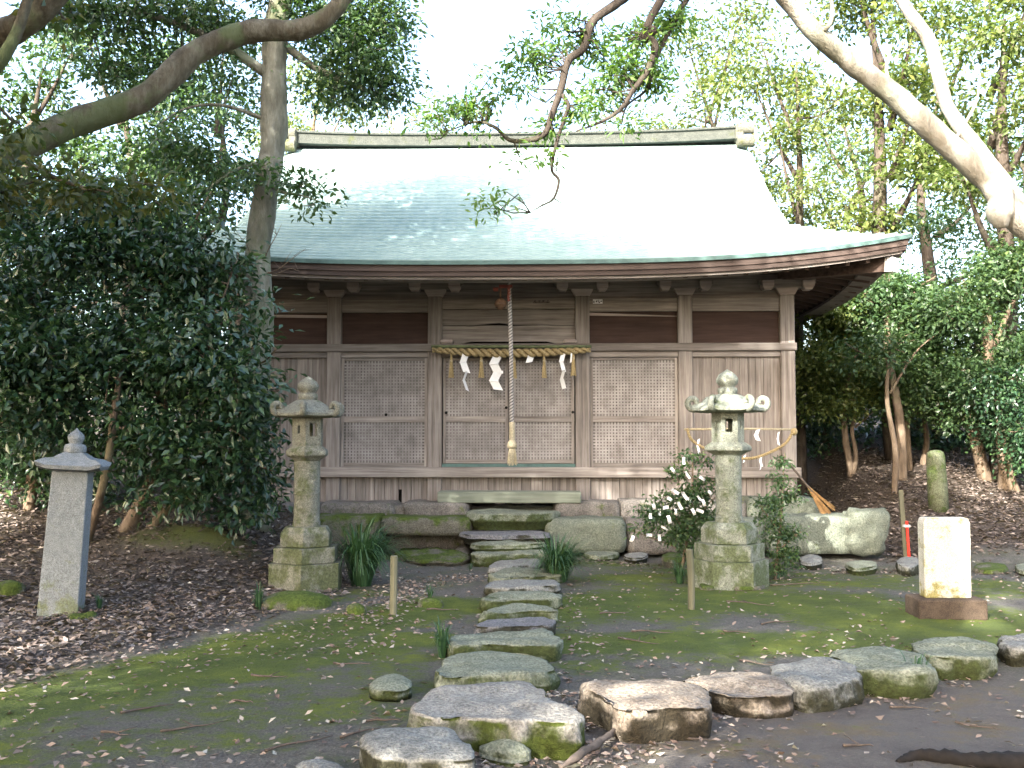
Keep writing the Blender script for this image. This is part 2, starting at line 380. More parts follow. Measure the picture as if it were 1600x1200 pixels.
# ------------------------------------------------------------------ rocks
def rock_from_outline(name, label, cat, outline, zt, zb, mat, group=None, dome=.02, rough=.012, rnd=.03, seed=0, flare=1.03, tilt=(0, 0), parent=None, jag=.10):
    """outline: list of XY corner points of the top face; rounded slab standing from zb to zt"""
    P = [Vector((p[0], p[1])) for p in outline]
    for _ in range(2):
        Q = []
        for i in range(len(P)):
            a, c = P[i], P[(i + 1) % len(P)]; Q += [a * .78 + c * .22, a * .22 + c * .78]
        P = Q
    per = [0]
    for i in range(len(P)): per.append(per[-1] + (P[(i + 1) % len(P)] - P[i]).length)
    NS = 84; R = []
    for k in range(NS):
        t = per[-1] * k / NS; i = max(j for j in range(len(P)) if per[j] <= t + 1e-9)
        f_ = (t - per[i]) / max(per[i + 1] - per[i], 1e-9); R.append(P[i].lerp(P[(i + 1) % len(P)], f_))
    c = sum(R, Vector((0, 0))) / NS
    area = sum(R[i].x * R[(i + 1) % NS].y - R[(i + 1) % NS].x * R[i].y for i in range(NS))
    if area < 0: R.reverse()
    sv0 = Vector((seed * 3.7, seed * 1.3, seed * .7))
    for k in range(NS):
        dv = R[k] - c; q_ = Vector((R[k].x, R[k].y, 0)) * 4 + sv0
        R[k] = c + dv * (1 + jag * (mnoise.noise(q_) + .6 * mnoise.noise(q_ * 2.7)))
    h = zt - zb
    rings = [(.0, dome), (.16, dome), (.32, dome * .93), (.47, dome * .85), (.6, dome * .72), (.72, dome * .5), (.82, dome * .3), (.9, dome * .12), (.955, .0), (.985, -.22 * rnd), (1.005, -.8 * rnd),
             (flare * .995, -.28 * h - rnd), (flare, -.5 * h - rnd * .5), (flare * .99, -.78 * h), (flare * .95, -h), (flare * .9, -h - .08)]
    V = []; F = []; sv = Vector((seed * 3.7, seed * 1.3, seed * .7))
    for ri, (s_, dz) in enumerate(rings):
        for k in range(NS):
            p = c + (R[k] - c) * s_
            q = Vector((p.x, p.y, zt + dz + tilt[0] * (p.x - c.x) + tilt[1] * (p.y - c.y)))
            nv = mnoise.noise(q * 5 + sv) + .5 * mnoise.noise(q * 13 + sv) + .25 * mnoise.noise(q * 30 + sv)
            big = mnoise.noise(q * 2.2 + sv * 2)
            rad = (Vector((R[k].x - c.x, R[k].y - c.y, 0))); rad = rad.normalized() if rad.length else rad
            lay = mnoise.noise(Vector((q.x * 1.1, q.y * 4.5, 3)) + sv)
            if ri < 9: q.z += rough * nv * .8 + big * rough * 1.3 + rough * 1.1 * math.copysign(abs(lay) ** .5, lay) * (.5 if ri > 6 else 1)
            else:
                led = mnoise.noise(Vector((q.x * 1.5, q.y * 1.5, q.z * 22)) + sv)
                q += rad * (rough * 1.8 * nv + big * rough * 2.6 + rough * 1.1 * led); q.z += rough * .5 * nv
            V.append(q)
    for i in range(len(rings) - 1):
        for k in range(NS):
            a = i * NS + k; d = i * NS + (k + 1) % NS
            if i == 0: F.append((a, a + NS, d + NS))
            else: F.append((a, a + NS, d + NS, d))
    o = obj_from(name, V, F, mat, parent, smooth=True)
    if label: tag(o, label, cat, group)
    return o
def rock_box(name, ctr, size, mat, parent=None, k=5, rough=.02, seed=0, rz=0.0, n_=(9, 5, 5), skew=(0, 0)):
    ctr = Vector(ctr); V = []; F = []; sv = Vector((seed * 2.1, seed * 4.3, seed * 1.9)); idx = {}
    nx, ny, nz = n_
    def vid(i, j, l_):
        if (i, j, l_) in idx: return idx[i, j, l_]
        p = Vector((2 * i / nx - 1, 2 * j / ny - 1, 2 * l_ / nz - 1))
        mxx = max(abs(p.x), abs(p.y), abs(p.z)); nn = (abs(p.x) ** k + abs(p.y) ** k + abs(p.z) ** k) ** (1 / k)
        q = p * (mxx / nn)
        q = Vector((q.x * size[0] / 2 + skew[0] * q.z * size[2] / 2, q.y * size[1] / 2, q.z * size[2] / 2 + skew[1] * q.x * size[0] / 2))
        nv = mnoise.noise((q + sv) * 4) + .6 * mnoise.noise((q + sv) * 10) + .3 * mnoise.noise((q + sv) * 23)
        q += p.normalized() * rough * nv
        q = Matrix.Rotation(rz, 3, 'Z') @ q
        idx[i, j, l_] = len(V); V.append(ctr + q); return idx[i, j, l_]
    for i in range(nx):
        for j in range(ny):
            F.append((vid(i, j, 0), vid(i, j + 1, 0), vid(i + 1, j + 1, 0), vid(i + 1, j, 0)))
            F.append((vid(i, j, nz), vid(i + 1, j, nz), vid(i + 1, j + 1, nz), vid(i, j + 1, nz)))
    for i in range(nx):
        for l_ in range(nz):
            F.append((vid(i, 0, l_), vid(i + 1, 0, l_), vid(i + 1, 0, l_ + 1), vid(i, 0, l_ + 1)))
            F.append((vid(i, ny, l_), vid(i, ny, l_ + 1), vid(i + 1, ny, l_ + 1), vid(i + 1, ny, l_)))
    for j in range(ny):
        for l_ in range(nz):
            F.append((vid(0, j, l_), vid(0, j, l_ + 1), vid(0, j + 1, l_ + 1), vid(0, j + 1, l_)))
            F.append((vid(nx, j, l_), vid(nx, j + 1, l_), vid(nx, j + 1, l_ + 1), vid(nx, j, l_ + 1)))
    return obj_from(name, V, F, mat, parent, smooth=True)

# ------------------------------------------------------------------ leaves
def nrmz(a): return a / np.maximum(np.linalg.norm(a, axis=-1, keepdims=True), 1e-9)
def leaf_quads(ctr, per, spread, L, W, rng, up=.7, flat=.55):
    n_ = len(ctr) * per
    c = np.repeat(ctr, per, 0); off = rng.normal(size=(n_, 3)) * spread * np.array([1, 1, flat])
    p = c + off; d = nrmz(nrmz(off) * .8 + rng.normal(size=(n_, 3)) * .55 + np.array([0, 0, -.25]))
    nn = nrmz(rng.normal(size=(n_, 3)) * .55 + np.array([0, 0, up])); s = nrmz(np.cross(d, nn)); nn = np.cross(s, d)
    l_ = L * rng.uniform(.65, 1.3, (n_, 1)); w_ = W * rng.uniform(.7, 1.25, (n_, 1))
    V = np.stack([p, p + d * l_ * .48 + s * w_ * .5 + nn * w_ * .16, p + d * l_ - nn * l_ * .12, p + d * l_ * .48 - s * w_ * .5 + nn * w_ * .16], 1)
    return V
SUN_NP = np.array(SUN)
def sun_gap(ctr, gaps):
    """keep only clusters that do not stand between the sun and the spots meant to be sunlit, listed as (point, radius)"""
    keep = np.ones(len(ctr), bool)
    for p, r in gaps:
        v_ = ctr - np.array(p); t = v_ @ SUN_NP; d = np.linalg.norm(v_ - t[:, None] * SUN_NP, axis=1)
        keep &= ~((d < r) & (t > 0))
    return keep
def sample_blobs(blobs, n_, rng, shell=.45):
    vol = np.array([b_[1][0] * b_[1][1] * b_[1][2] for b_ in blobs]) ** .72
    which = rng.choice(len(blobs), n_, p=vol / vol.sum())
    u = nrmz(rng.normal(size=(n_, 3))) * (rng.uniform(0, 1, (n_, 1)) ** shell)
    cs = np.array([list(b_[0]) for b_ in blobs]); rs = np.array([list(b_[1]) for b_ in blobs])
    return cs[which] + u * rs[which], which
def tree(name, label, cat, base, stems, blobs, n_clusters, per=26, spread=.2, L=.09, W=.045, leaf='leaf_mid', bark='bark_grey', group=None, seed=0, sides=9,
         twigs=.35, gaps=None, trunk_name='trunk', crown_name='crown', up=.7, twig_r=.012, flat=.55, shell=.45, maxlen=1.5):
    """stems: list of (control points, radii); first one is the trunk, the others limbs; all in world coordinates"""
    rng = np.random.default_rng(seed); base = Vector(base)
    root = empty(name, base); tag(root, label, cat, group)
    mo = Matrix.Translation(-base); limb_pts = []
    for i, (cp, rr) in enumerate(stems):
        pts = smooth_path(cp, 7); rad = interp_list(rr, len(pts))
        if rad[0] > .05: rad = [r_ * (1 + .10 * mnoise.noise(p * 2.3) + .07 * mnoise.noise(p * 6)) for r_, p in zip(rad, pts)]
        loc = [p - base for p in pts]
        if i > 0 or len(stems) == 1 or True: limb_pts += [(p, r_) for p, r_ in zip(pts, rad)]
        mb = MB().tube(loc, rad, sides, .05)
        mb.build(trunk_name if i == 0 else 'limb', bark, root, True)
    if blobs:
        ctr, which = sample_blobs(blobs, n_clusters, rng, shell)
        if gaps: ctr = ctr[sun_gap(ctr, gaps)]
        V = leaf_quads(ctr, per, spread, L, W, rng, up, flat) - np.array(base)
        crnd = np.clip(rng.normal(.45, .16, len(ctr)), 0, 1)
        rnd = np.clip(np.repeat(crnd, per) + rng.normal(0, .16, len(V)), 0, 1)
        tri_obj(crown_name, V, rnd, leaf, root)
        # branching: from the nearest limb point to a share of the clusters
        sel = rng.choice(len(ctr), int(len(ctr) * twigs), replace=False)
        LP = np.array([list(p) for p, _ in limb_pts]); mb = MB()
        hub = {}
        for bi, bl in enumerate(blobs):
            c = np.array(list(bl[0])); j = int(np.argmin(np.linalg.norm(LP - c, axis=1))); a = LP[j]
            dist = np.linalg.norm(c - a)
            r0 = min(limb_pts[j][1] * .6, .012 + .012 * dist)
            mid = (a + c) / 2 + rng.normal(size=3) * .12 * dist
            pts = smooth_path([a, mid, c], 4); mb.tube([p - base for p in pts], interp_list([r0, r0 * .7, max(r0 * .45, twig_r)], len(pts)), 5)
            hub[bi] = [np.array(list(p)) for p in pts]
        for s_ in sel:
            e = ctr[s_]; best = None
            cand = [q for hb in hub.values() for q in hb]
            CA = np.array(cand); dd = np.linalg.norm(CA - e, axis=1); j = int(np.argmin(dd))
            a = CA[j]
            if dd[j] > maxlen: a = e + (a - e) * (maxlen / dd[j])
            mid = (a + e) / 2 + rng.normal(size=3) * .1 * min(dd[j], 2)
            mb.tube([Vector(a) - base, Vector(mid) - base, Vector(e) - base], [twig_r, twig_r * .75, twig_r * .35], 4, cap=False)
        mb.build('branching', bark, root, True)['kind'] = 'stuff'
    return root
def copy_tree(o, parent=None):
    c = o.copy(); C.objects.link(c); c.parent = parent
    for ch in list(o.children): copy_tree(ch, c)
    return c
def B(px, py, Y, rx, ry=None, rd=None):
    """a leaf mass seen round pixel (px,py) at distance Y, radii in pixels there"""
    ry = ry or rx; p = atY(px, py, Y); k = Y / 1600
    return (p, (rx * k, (rd if rd else min(rx, ry)) * k, ry * k))
def grass_clump(name, label, base, n_, hgt, spread, seed, mat='grass', lean=(0, 0), group=None):
    rng = np.random.default_rng(seed); base = Vector(base)
    Vs = []
    for i in range(n_):
        a = rng.uniform(0, 6.283); o_ = np.array([math.cos(a), math.sin(a)]) ; L = hgt * rng.uniform(.7, 1.35)
        r0 = rng.uniform(0, .25) * spread; out = rng.uniform(.2, 1.25) * spread; wd = .007 * (hgt / .3) ** .5 * rng.uniform(.8, 1.4)
        side = np.array([-o_[1], o_[0], 0]) * wd; P = []; arch = rng.uniform(.1, .9)
        for t in (0, .3, .58, .82, 1.0):
            z = 1.75 * L * (2.0 * t - (.9 + arch) * t * t) if rng.uniform() < 2 else 0
            xy = o_ * (r0 + out * t ** 1.25) + np.array(lean) * t * t
            P.append(np.array([xy[0], xy[1], z]))
        for j in range(4):
            w0 = 1 - .8 * (j / 4) ** 2; w1 = 1 - .8 * ((j + 1) / 4) ** 2 if j < 3 else .08
            Vs.append(np.stack([P[j] - side * w0, P[j] + side * w0, P[j + 1] + side * w1, P[j + 1] - side * w1]))
    V = np.array(Vs); rnd = np.repeat(np.clip(rng.normal(.5, .22, n_), 0, 1), 4)
    o = tri_obj(name, V, rnd, mat); o.location = base
    return tag(o, label, 'grass', group)

# ================================================================== GROUND
def axis(lo, hi, step, far):
    a = list(np.arange(lo, hi + 1e-6, step)); s = step
    left = []; x = lo
    while x > -far: s *= 1.22; x -= s; left.append(x)
    s = step; right = []; x = hi
    while x < far: s *= 1.22; x += s; right.append(x)
    return np.array(left[::-1] + a + right)
def poly_dist(X, Y, pts):
    best = np.full(X.shape, 1e9)
    for (x0, y0), (x1, y1) in zip(pts[:-1], pts[1:]):
        dx, dy = x1 - x0, y1 - y0; t = np.clip(((X - x0) * dx + (Y - y0) * dy) / (dx * dx + dy * dy), 0, 1)
        best = np.minimum(best, np.hypot(X - x0 - t * dx, Y - y0 - t * dy))
    return best
def gp(px, py): p = atZ(px, py, 0); return (p.x, p.y)
MOSS = [([gp(-40, 1120), gp(160, 1075), gp(330, 1030), gp(520, 980), gp(700, 945)], .55, 1.0),
        ([gp(300, 1060), gp(480, 1030), gp(640, 1000)], .45, .8), ([gp(120, 1110), gp(420, 1090)], .35, .5),
        ([gp(900, 950), gp(1100, 935), gp(1300, 945), gp(1440, 980), gp(1640, 980)], 1.0, .9),
        ([gp(930, 1010), gp(1150, 1005), gp(1420, 1000)], .5, .9), ([gp(1000, 905), gp(1250, 900), gp(1580, 920)], .9, .6),
        ([gp(900, 1040), gp(1000, 1020)], .3, .5), ([gp(440, 940), gp(560, 930)], .35, .5),
        ([gp(500, 870), gp(720, 872)], .5, .55), ([(-4.2, 11.75), (-3.2, 11.75)], .28, .8), ([gp(60, 1160), gp(320, 1130), gp(560, 1090), gp(660, 1030)], .8, .42), ([gp(930, 880), gp(1060, 885)], .5, .6), ([gp(1100, 1030), gp(1200, 1010)], .35, .4)]
def moss_np(X, Y):
    m_ = np.zeros(X.shape)
    for pts, r, s in MOSS: m_ = np.maximum(m_, s * sstep(r * 1.6, r * .3, poly_dist(X, Y, pts)))
    return m_
LIT_EDGE_Y = [0, 5.8, 6.6, 8.0, 9.5, 10.7, 12.0, 14.0, 40]
LIT_EDGE_X = [-4.6, -3.6, -3.35, -2.85, -2.3, -1.75, -1.7, -2.2, -5]
def litter_np(X, Y):
    e = np.interp(Y, LIT_EDGE_Y, LIT_EDGE_X)
    left = sstep(.25, -.45, X - e) * (1 - .75 * np.exp(-((X + 3.7) / .75) ** 2 - ((Y - 11.7) / .28) ** 2))
    right = sstep(0, .9, Y - 13.35) * sstep(4.9, 5.6, X)
    far = np.maximum(sstep(21, 23, Y), sstep(2, 0, Y) * .7)
    return np.clip(np.maximum(np.maximum(left, right), far), 0, 1)
xs = axis(-7.2, 7.8, .065, 260); ys = axis(2.6, 17.5, .065, 260)
GX, GY = np.meshgrid(xs, ys); GZ = gz_np(GX, GY)
ms = moss_np(GX, GY); lt = litter_np(GX, GY)
GZ = GZ + .008 * ms * np.sin(GX * 23 + 3 * np.sin(GY * 11)) * np.sin(GY * 27 + 2 * np.sin(GX * 9)) * (np.abs(GX) < 7)
ny_, nx_ = GX.shape
me = bpy.data.meshes.new('ground')
me.vertices.add(nx_ * ny_); me.vertices.foreach_set('co', np.stack([GX, GY, GZ], -1).reshape(-1).astype(np.float32))
ii = (np.arange(ny_ - 1)[:, None] * nx_ + np.arange(nx_ - 1)[None]).reshape(-1)
q = np.stack([ii, ii + 1, ii + 1 + nx_, ii + nx_], 1)
me.loops.add(q.size); me.loops.foreach_set('vertex_index', q.reshape(-1).astype(np.int32))
me.polygons.add(len(q)); me.polygons.foreach_set('loop_start', (np.arange(len(q)) * 4).astype(np.int32))
me.polygons.foreach_set('use_smooth', np.ones(len(q), bool))
rb = sstep(1.6, .5, poly_dist(GX, GY, [gp(1150, 1140), gp(1350, 1120), gp(1640, 1130)]))
for nm, arr in (('moss', ms), ('litter', lt * .85), ('rockbed', rb)):
    a = me.attributes.new(nm, 'FLOAT', 'POINT'); a.data.foreach_set('value', arr.reshape(-1).astype(np.float32))
me.update(calc_edges=True); me.materials.append(M['ground'])
go = bpy.data.objects.new('ground', me); C.objects.link(go); tag(go, kind='structure')

# ================================================================== SHRINE HALL
HALL = Vector((-.05, 15.5, 0)); HROT = math.radians(-2.0)
HM = Matrix.Translation(HALL) @ Matrix.Rotation(HROT, 4, 'Z'); HMI = HM.inverted()
def HL(px, py, yl):
    o_ = HMI @ CAM; d = HMI.to_3x3() @ ray(px, py); return o_ + d * ((yl - o_.y) / d.y)
def zf(py, yl=-.1): return HL(795, py, yl).z
hall = empty('shrine_hall', HALL, HROT)
tag(hall, 'weathered wooden shrine hall with green copper hip-and-gable roof and lattice doors', 'shrine')
PX = [-4.18, -2.655, -1.115, 1.115, 2.655, 4.18]
Z0 = .68; ZS0, ZS1 = zf(746), zf(730); ZL0, ZL1 = zf(549), zf(537); ZD1 = zf(487); ZB1 = zf(466); ZP = 3.80
HD = 6.0
def part(name, mat, x0, x1, y0, y1, z0, z1, bv=0, parent=None):
    o = MB().box(x0, x1, y0, y1, z0, z1).build(name, mat, parent or hall)
    if bv: bevel(o, bv, 1)
    return o
part('inner_wall', 'black_void', -4.12, 4.12, .10, HD - .05, Z0, 4.15)
for sx in (-1, 1):
    x = sx * 4.16
    nb = 16
    for i in range(nb):
        y0 = .12 + (HD - .24) * i / nb; y1 = .12 + (HD - .24) * (i + 1) / nb - .006
        part('wall_board', 'wood_v', min(x - .02, x + .02), max(x - .02, x + .02) + random.uniform(0, .005), y0, y1, Z0, 3.6)
for x in PX:
    part('pillar', 'wood_v', x - .108, x + .108, -.105, .105, Z0, ZP, .012)
for sx in (-1, 1):
    for y in (2.0, 4.0, HD): part('pillar', 'wood_v', sx * 4.18 - .108, sx * 4.18 + .108, y - .105, y + .105, Z0, ZP, .012)
part('sill_beam', 'wood_h', -4.34, 4.34, -.165, .02, ZS0, ZS1, .008)
part('lintel_beam', 'wood_h', -4.31, 4.31, -.135, .04, ZL0, ZL1, .008)
for i in range(5):
    x0, x1 = PX[i] + .109, PX[i + 1] - .109
    part('lintel_rail', 'wood_h', x0, x1, -.085, .03, zf(558), ZL0 - .004, .004)
    # frieze board under the eaves, then the head beam
    part('frieze_board', 'wood_h', x0, x1, -.01, .05, ZB1 + .003, 4.12)
    if i != 2:
        part('head_beam', 'wood_h', x0, x1, -.075, .03, ZD1, ZB1, .006)
        part('dark_panel', 'dark_panel', x0, x1, .0, .06, ZL1 - .02, ZD1 + .01)
        # planks below the sill
    # skirting planks
    n_p = [13, 11, 15, 12, 12][i]; xx = x0; ws = [random.uniform(.7, 1.3) for _ in range(n_p)]
    if i == 1: ws[7] = .42
    tot = sum(ws)
    for k_, w_ in enumerate(ws):
        x2 = xx + (x1 - x0) * w_ / tot; zb = Z0 + random.choice([-.02, -.015, 0, .01, .03 if i == 1 else 0])
        if i == 1 and k_ == 7: zb += .17
        part('skirting_plank', 'wood_v', xx + .003, x2 - .003, -.045 + random.uniform(-.006, .006), .0, zb, ZS0 + .01); xx = x2
    if i in (0, 4):
        n_p = 11; xx = x0; ws = [random.uniform(.75, 1.25) for _ in range(n_p)]; tot = sum(ws)
        for w_ in ws:
            x2 = xx + (x1 - x0) * w_ / tot
            part('wall_plank', 'wood_v', xx + .002, x2 - .002, -.03 + random.uniform(-.005, .005), .02, ZS1 - .01, zf(558) + .01); xx = x2
# loose bleached strips over the dark panels
for i, dz in ((0, .0), (3, .03)):
    x0, x1 = PX[i] + .112, PX[i + 1] - .112
    mb = MB(); mb.add([(x0, -.03, ZD1 - .055 - dz * 0), (x1, -.03, ZD1 - .075), (x1, -.005, ZD1 - .075), (x0, -.005, ZD1 - .055),
                       (x0, -.03, ZD1 - .012), (x1, -.03, ZD1 - .035 - dz), (x1, -.005, ZD1 - .035 - dz), (x0, -.005, ZD1 - .012)],
                      [(0, 3, 2, 1), (4, 5, 6, 7), (0, 1, 5, 4), (1, 2, 6, 5), (2, 3, 7, 6), (3, 0, 4, 7)])
    mb.build('loose_strip', 'wood_pale', hall)
# centre bay boards with a long split
x0, x1 = PX[2] + .109, PX[3] - .109
def board(name, mat, top, bot, y=-.03):
    """front board with uneven lower and upper edges; top/bot lists of z at even x"""
    n_ = len(top); X = np.linspace(x0, x1, n_); V = []; F = []
    for i in range(n_):
        V += [(X[i], y, bot[i]), (X[i], y, top[i]), (X[i], y + .06, bot[i]), (X[i], y + .06, top[i])]
    for i in range(n_ - 1):
        a = 4 * i; d = a + 4
        F += [(a, d, d + 1, a + 1), (a + 1, d + 1, d + 3, a + 3), (a + 2, a, d, d + 2), (a + 2, a + 3, d + 3, d + 2)]
    F += [(0, 1, 3, 2), (4 * n_ - 4, 4 * n_ - 2, 4 * n_ - 1, 4 * n_ - 3)]
    return obj_from(name, V, F, mat, hall)
zc0, zc1, zc2 = ZL1 + .01, zf(508), zf(483)
zz = lambda base, am, s: [base + am * math.sin(s + i * 1.3) + am * .6 * math.sin(s * 2 + i * 2.9) for i in range(15)]
e1 = zz(zc1, .006, 1.0); e1u = [v_ + .008 + (.028 * max(0, 1 - abs(i - 6.0) / 2.6)) for i, v_ in enumerate(e1)]
board('transom_board', 'wood_h', e1, [zc0 + (.03 if 2 < i < 12 else 0) for i in range(15)])
board('transom_board', 'wood_h', zz(zc2, .003, 2.0), e1u, -.04)
board('transom_board', 'wood_h', [ZB1] * 15, [zc2 + .012] * 15, -.055)
for xk in (-.93, .93): part('bearing_block', 'wood_pale', xk - .1, xk + .1, -.17, -.03, ZL1 + .002, ZL1 + .06, .02)
# ---------------------------------------------------------------- lattice panels
def lattice(xa, xb, za, zb, zm, y, door):
    """framed panel with a mid rail and two fields of square lattice"""
    p = empty(door, (0, 0, 0)); p.parent = hall
    st = .045
    for (a, b_) in ((xa, xa + st), (xb - st, xb)): part('stile', 'wood_v', a, b_, y - .012, y + .04, za, zb, .003, p)
    for (a, b_) in ((za, za + .06), (zm - .045, zm + .045), (zb - .04, zb)): part('rail', 'wood_h', xa + st, xb - st, y - .010, y + .038, a, b_, .003, p)
    part('backing_board', 'lattice_back', xa + st, xb - st, y + .022, y + .036, za + .06, zb - .04, 0, p)
    for (z0_, z1_) in ((za + .06, zm - .045), (zm + .045, zb - .04)):
        mb = MB(); pitch = .0475; xi0, xi1 = xa + st, xb - st
        nx = round((xi1 - xi0) / pitch); nz = round((z1_ - z0_) / pitch)
        for k_ in range(1, nx):
            x = xi0 + (xi1 - xi0) * k_ / nx + random.uniform(-.0012, .0012); mb.box(x - .0125, x + .0125, y + .001, y + .016, z0_, z1_)
        for k_ in range(1, nz):
            z = z0_ + (z1_ - z0_) * k_ / nz + random.uniform(-.0012, .0012); mb.box(xi0, xi1, y + .006, y + .0205, z - .0105, z + .0105)
        o = mb.build('lattice_grid', 'lattice', p); o['kind'] = 'stuff'
    return p
zt_ = zf(559); zm_ = zf(655)
lattice(PX[1] + .112, PX[2] - .112, ZS1 + .004, zt_, zm_, -.055, 'lattice_panel')
lattice(PX[3] + .112, PX[4] - .112, ZS1 + .004, zt_, zm_, -.055, 'lattice_panel')
lattice(PX[2] + .125, -.004, ZS1 + .055, zt_, zm_, -.06, 'lattice_door')
lattice(.004, PX[3] - .125, ZS1 + .055, zt_, zm_, -.06, 'lattice_door')
part('threshold', 'copper_edge', PX[2] + .112, PX[3] - .112, -.09, .03, ZS1 + .003, ZS1 + .05)
part('door_backing', 'black_void', PX[1] + .11, PX[4] - .11, .035, .09, ZS1, zt_)
for px_, py_ in ((697, 645), (791, 637), (895, 644), (603, 648)):
    p = HL(px_, py_, -.075); MB().tube([(p.x, -.085, p.z), (p.x, -.06, p.z)], .022, 8).build('finger_hole', 'black_void', hall)
# step board in front of the door
pa, pb = HL(684, 768, -.55), HL(908, 786, -.55)
part('door_step', 'green_step', pa.x, pb.x, -.62, -.18, pb.z, pa.z, .012)
# ---------------------------------------------------------------- brackets
for x in PX:
    br = MB()
    br.add([(x + sx * wx, sy * .13 if k_ else sy * .115, z) for k_, (wx, z) in enumerate(((.112, ZP), (.165, ZP + .09), (.165, ZP + .17))) for sx, sy in ((-1, -1), (1, -1), (1, 1), (-1, 1))],
           [(3, 2, 1, 0), (8, 9, 10, 11)] + [(4 * r + k_, 4 * r + (k_ + 1) % 4, 4 * r + 4 + (k_ + 1) % 4, 4 * r + 4 + k_) for r in (0, 1) for k_ in range(4)])
    bo = br.build('bracket', 'wood_pale', hall); bevel(bo, .006, 1)
    am = MB(); za = ZP + .10
    prof = [(-.42, .13), (-.42, .065), (-.33, .012), (-.2, 0), (.2, 0), (.33, .012), (.42, .065), (.42, .13)]
    vs_ = [(x + a, yy, za + z) for yy in (-.155, .06) for a, z in prof]
    n8 = len(prof)
    am.add(vs_, [tuple(reversed(range(n8)))[::-1], tuple(range(2 * n8 - 1, n8 - 1, -1))] + [((k_ + 1) % n8, k_, n8 + k_, n8 + (k_ + 1) % n8) for k_ in range(n8)])
    am.build('bracket_arm', 'wood_h', bo)
    for d in (-.30, .30):
        MB().add([(x + d + sx * wx, -.11 + sy * (wy), z) for wx, wy, z in ((.05, .09, za - .035), (.085, .115, za + .02), (.085, .115, za + .10)) for sx, sy in ((-1, -1), (1, -1), (1, 1), (-1, 1))],
                 [(3, 2, 1, 0), (8, 9, 10, 11)] + [(4 * r + k_, 4 * r + (k_ + 1) % 4, 4 * r + 4 + (k_ + 1) % 4, 4 * r + 4 + k_) for r in (0, 1) for k_ in range(4)]).build('bearing_block', 'wood_pale', bo)
part('eave_purlin', 'dark_wood', -5.2, 5.2, -.17, .06, ZP + .328, ZP + .45, .008)
# ---------------------------------------------------------------- roof
EX, EYF = 5.50, -1.60                      # eave half width, front eave line (local y); ridge at y = 3
YR = HD / 2; TL = YR - EYF
def lift(a, half, p=3.1): return .33 * (min(abs(a) / half, 1.0)) ** p
def prof(t): return 4.07 + .475 * t + .0355 * t * t
WG = 4.02
def Wf(t):
    hipw = EX - t
    s = float(sstep(1.15, 1.75, t)); return hipw * (1 - s) + WG * s if t < 1.75 else WG
def front_surface(sgn):
    """front (sgn=1) or back (-1) slope, laid in copper courses with a small step at each"""
    V = []; F = []; nc = 35; NU = 44
    us = np.linspace(-1, 1, NU + 1)
    rows = []
    for c_ in range(nc):
        t0 = TL * c_ / nc; t1 = TL * (c_ + 1) / nc
        rows += [(t0, .0), (t0 + .002, .030), (t1 - .001, .0)]
    for t, dz in rows:
        W_ = Wf(t); e = float(sstep(1.2, 1.9, t)); row = []
        ext = [(-.33, -.30), (-.26, -.15), (-.16, -.05)]
        for dx, dd in ext: row.append((-W_ + dx * e, dd * e))
        for u in us: row.append((u * W_, 0.0))
        for dx, dd in reversed(ext): row.append((W_ - dx * e, dd * e))
        for x, dd in row:
            li = lift(x, EX - min(t, 1.5) * .0) * max(0, 1 - t / 3.2) ** 1.3
            y = EYF + t if sgn > 0 else 2 * YR - EYF - t
            V.append((x, y, prof(t) + dz + dd + li))
    nw = NU + 1 + 6
    for r in range(len(rows) - 1):
        for k_ in range(nw - 1):
            a = r * nw + k_; f_ = (a, a + 1, a + 1 + nw, a + nw); F.append(f_ if sgn > 0 else f_[::-1])
    return V, F
roof = empty('roof', (0, 0, 0)); roof.parent = hall
V, F = front_surface(1); obj_from('front_slope', V, F, 'copper', roof)
V, F = front_surface(-1); obj_from('rear_slope', V, F, 'copper', roof)
for sx in (-1, 1):      # side slopes below the gables
    V = []; F = []; NT = 16; NV = 24
    for i in range(NT + 1):
        s = 1.9 * i / NT
        ya, yb = EYF + min(s, 4.4), 2 * YR - EYF - min(s, 4.4)
        for j in range(NV + 1):
            y = ya + (yb - ya) * j / NV
            li = lift(y - YR, TL) * max(0, 1 - s / 3.2) ** 1.3
            V.append((sx * (EX - s), y, prof(s) + li - .004))
    for i in range(NT):
        for j in range(NV):
            a = i * (NV + 1) + j; f_ = (a, a + 1, a + NV + 2, a + NV + 1); F.append(f_ if sx > 0 else f_[::-1])
    obj_from('side_slope', V, F, 'copper', roof)
    xg = sx * 3.66; zg = prof(1.7)
    MB().add([(xg, YR - 3.0, zg - .1), (xg, YR + 3.0, zg - .1), (xg, YR + 1.6, prof(3.0) - .1), (xg, YR, prof(TL) - .15), (xg, YR - 1.6, prof(3.0) - .1),
              (xg - sx * .06, YR - 3.0, zg - .1), (xg - sx * .06, YR + 3.0, zg - .1), (xg - sx * .06, YR + 1.6, prof(3.0) - .1), (xg - sx * .06, YR, prof(TL) - .15), (xg - sx * .06, YR - 1.6, prof(3.0) - .1)],
             [(0, 1, 2, 3, 4), (9, 8, 7, 6, 5)] + [(k_, (k_ + 1) % 5, 5 + (k_ + 1) % 5, 5 + k_) for k_ in range(5)]).build('gable_wall', 'dark_wood', roof)
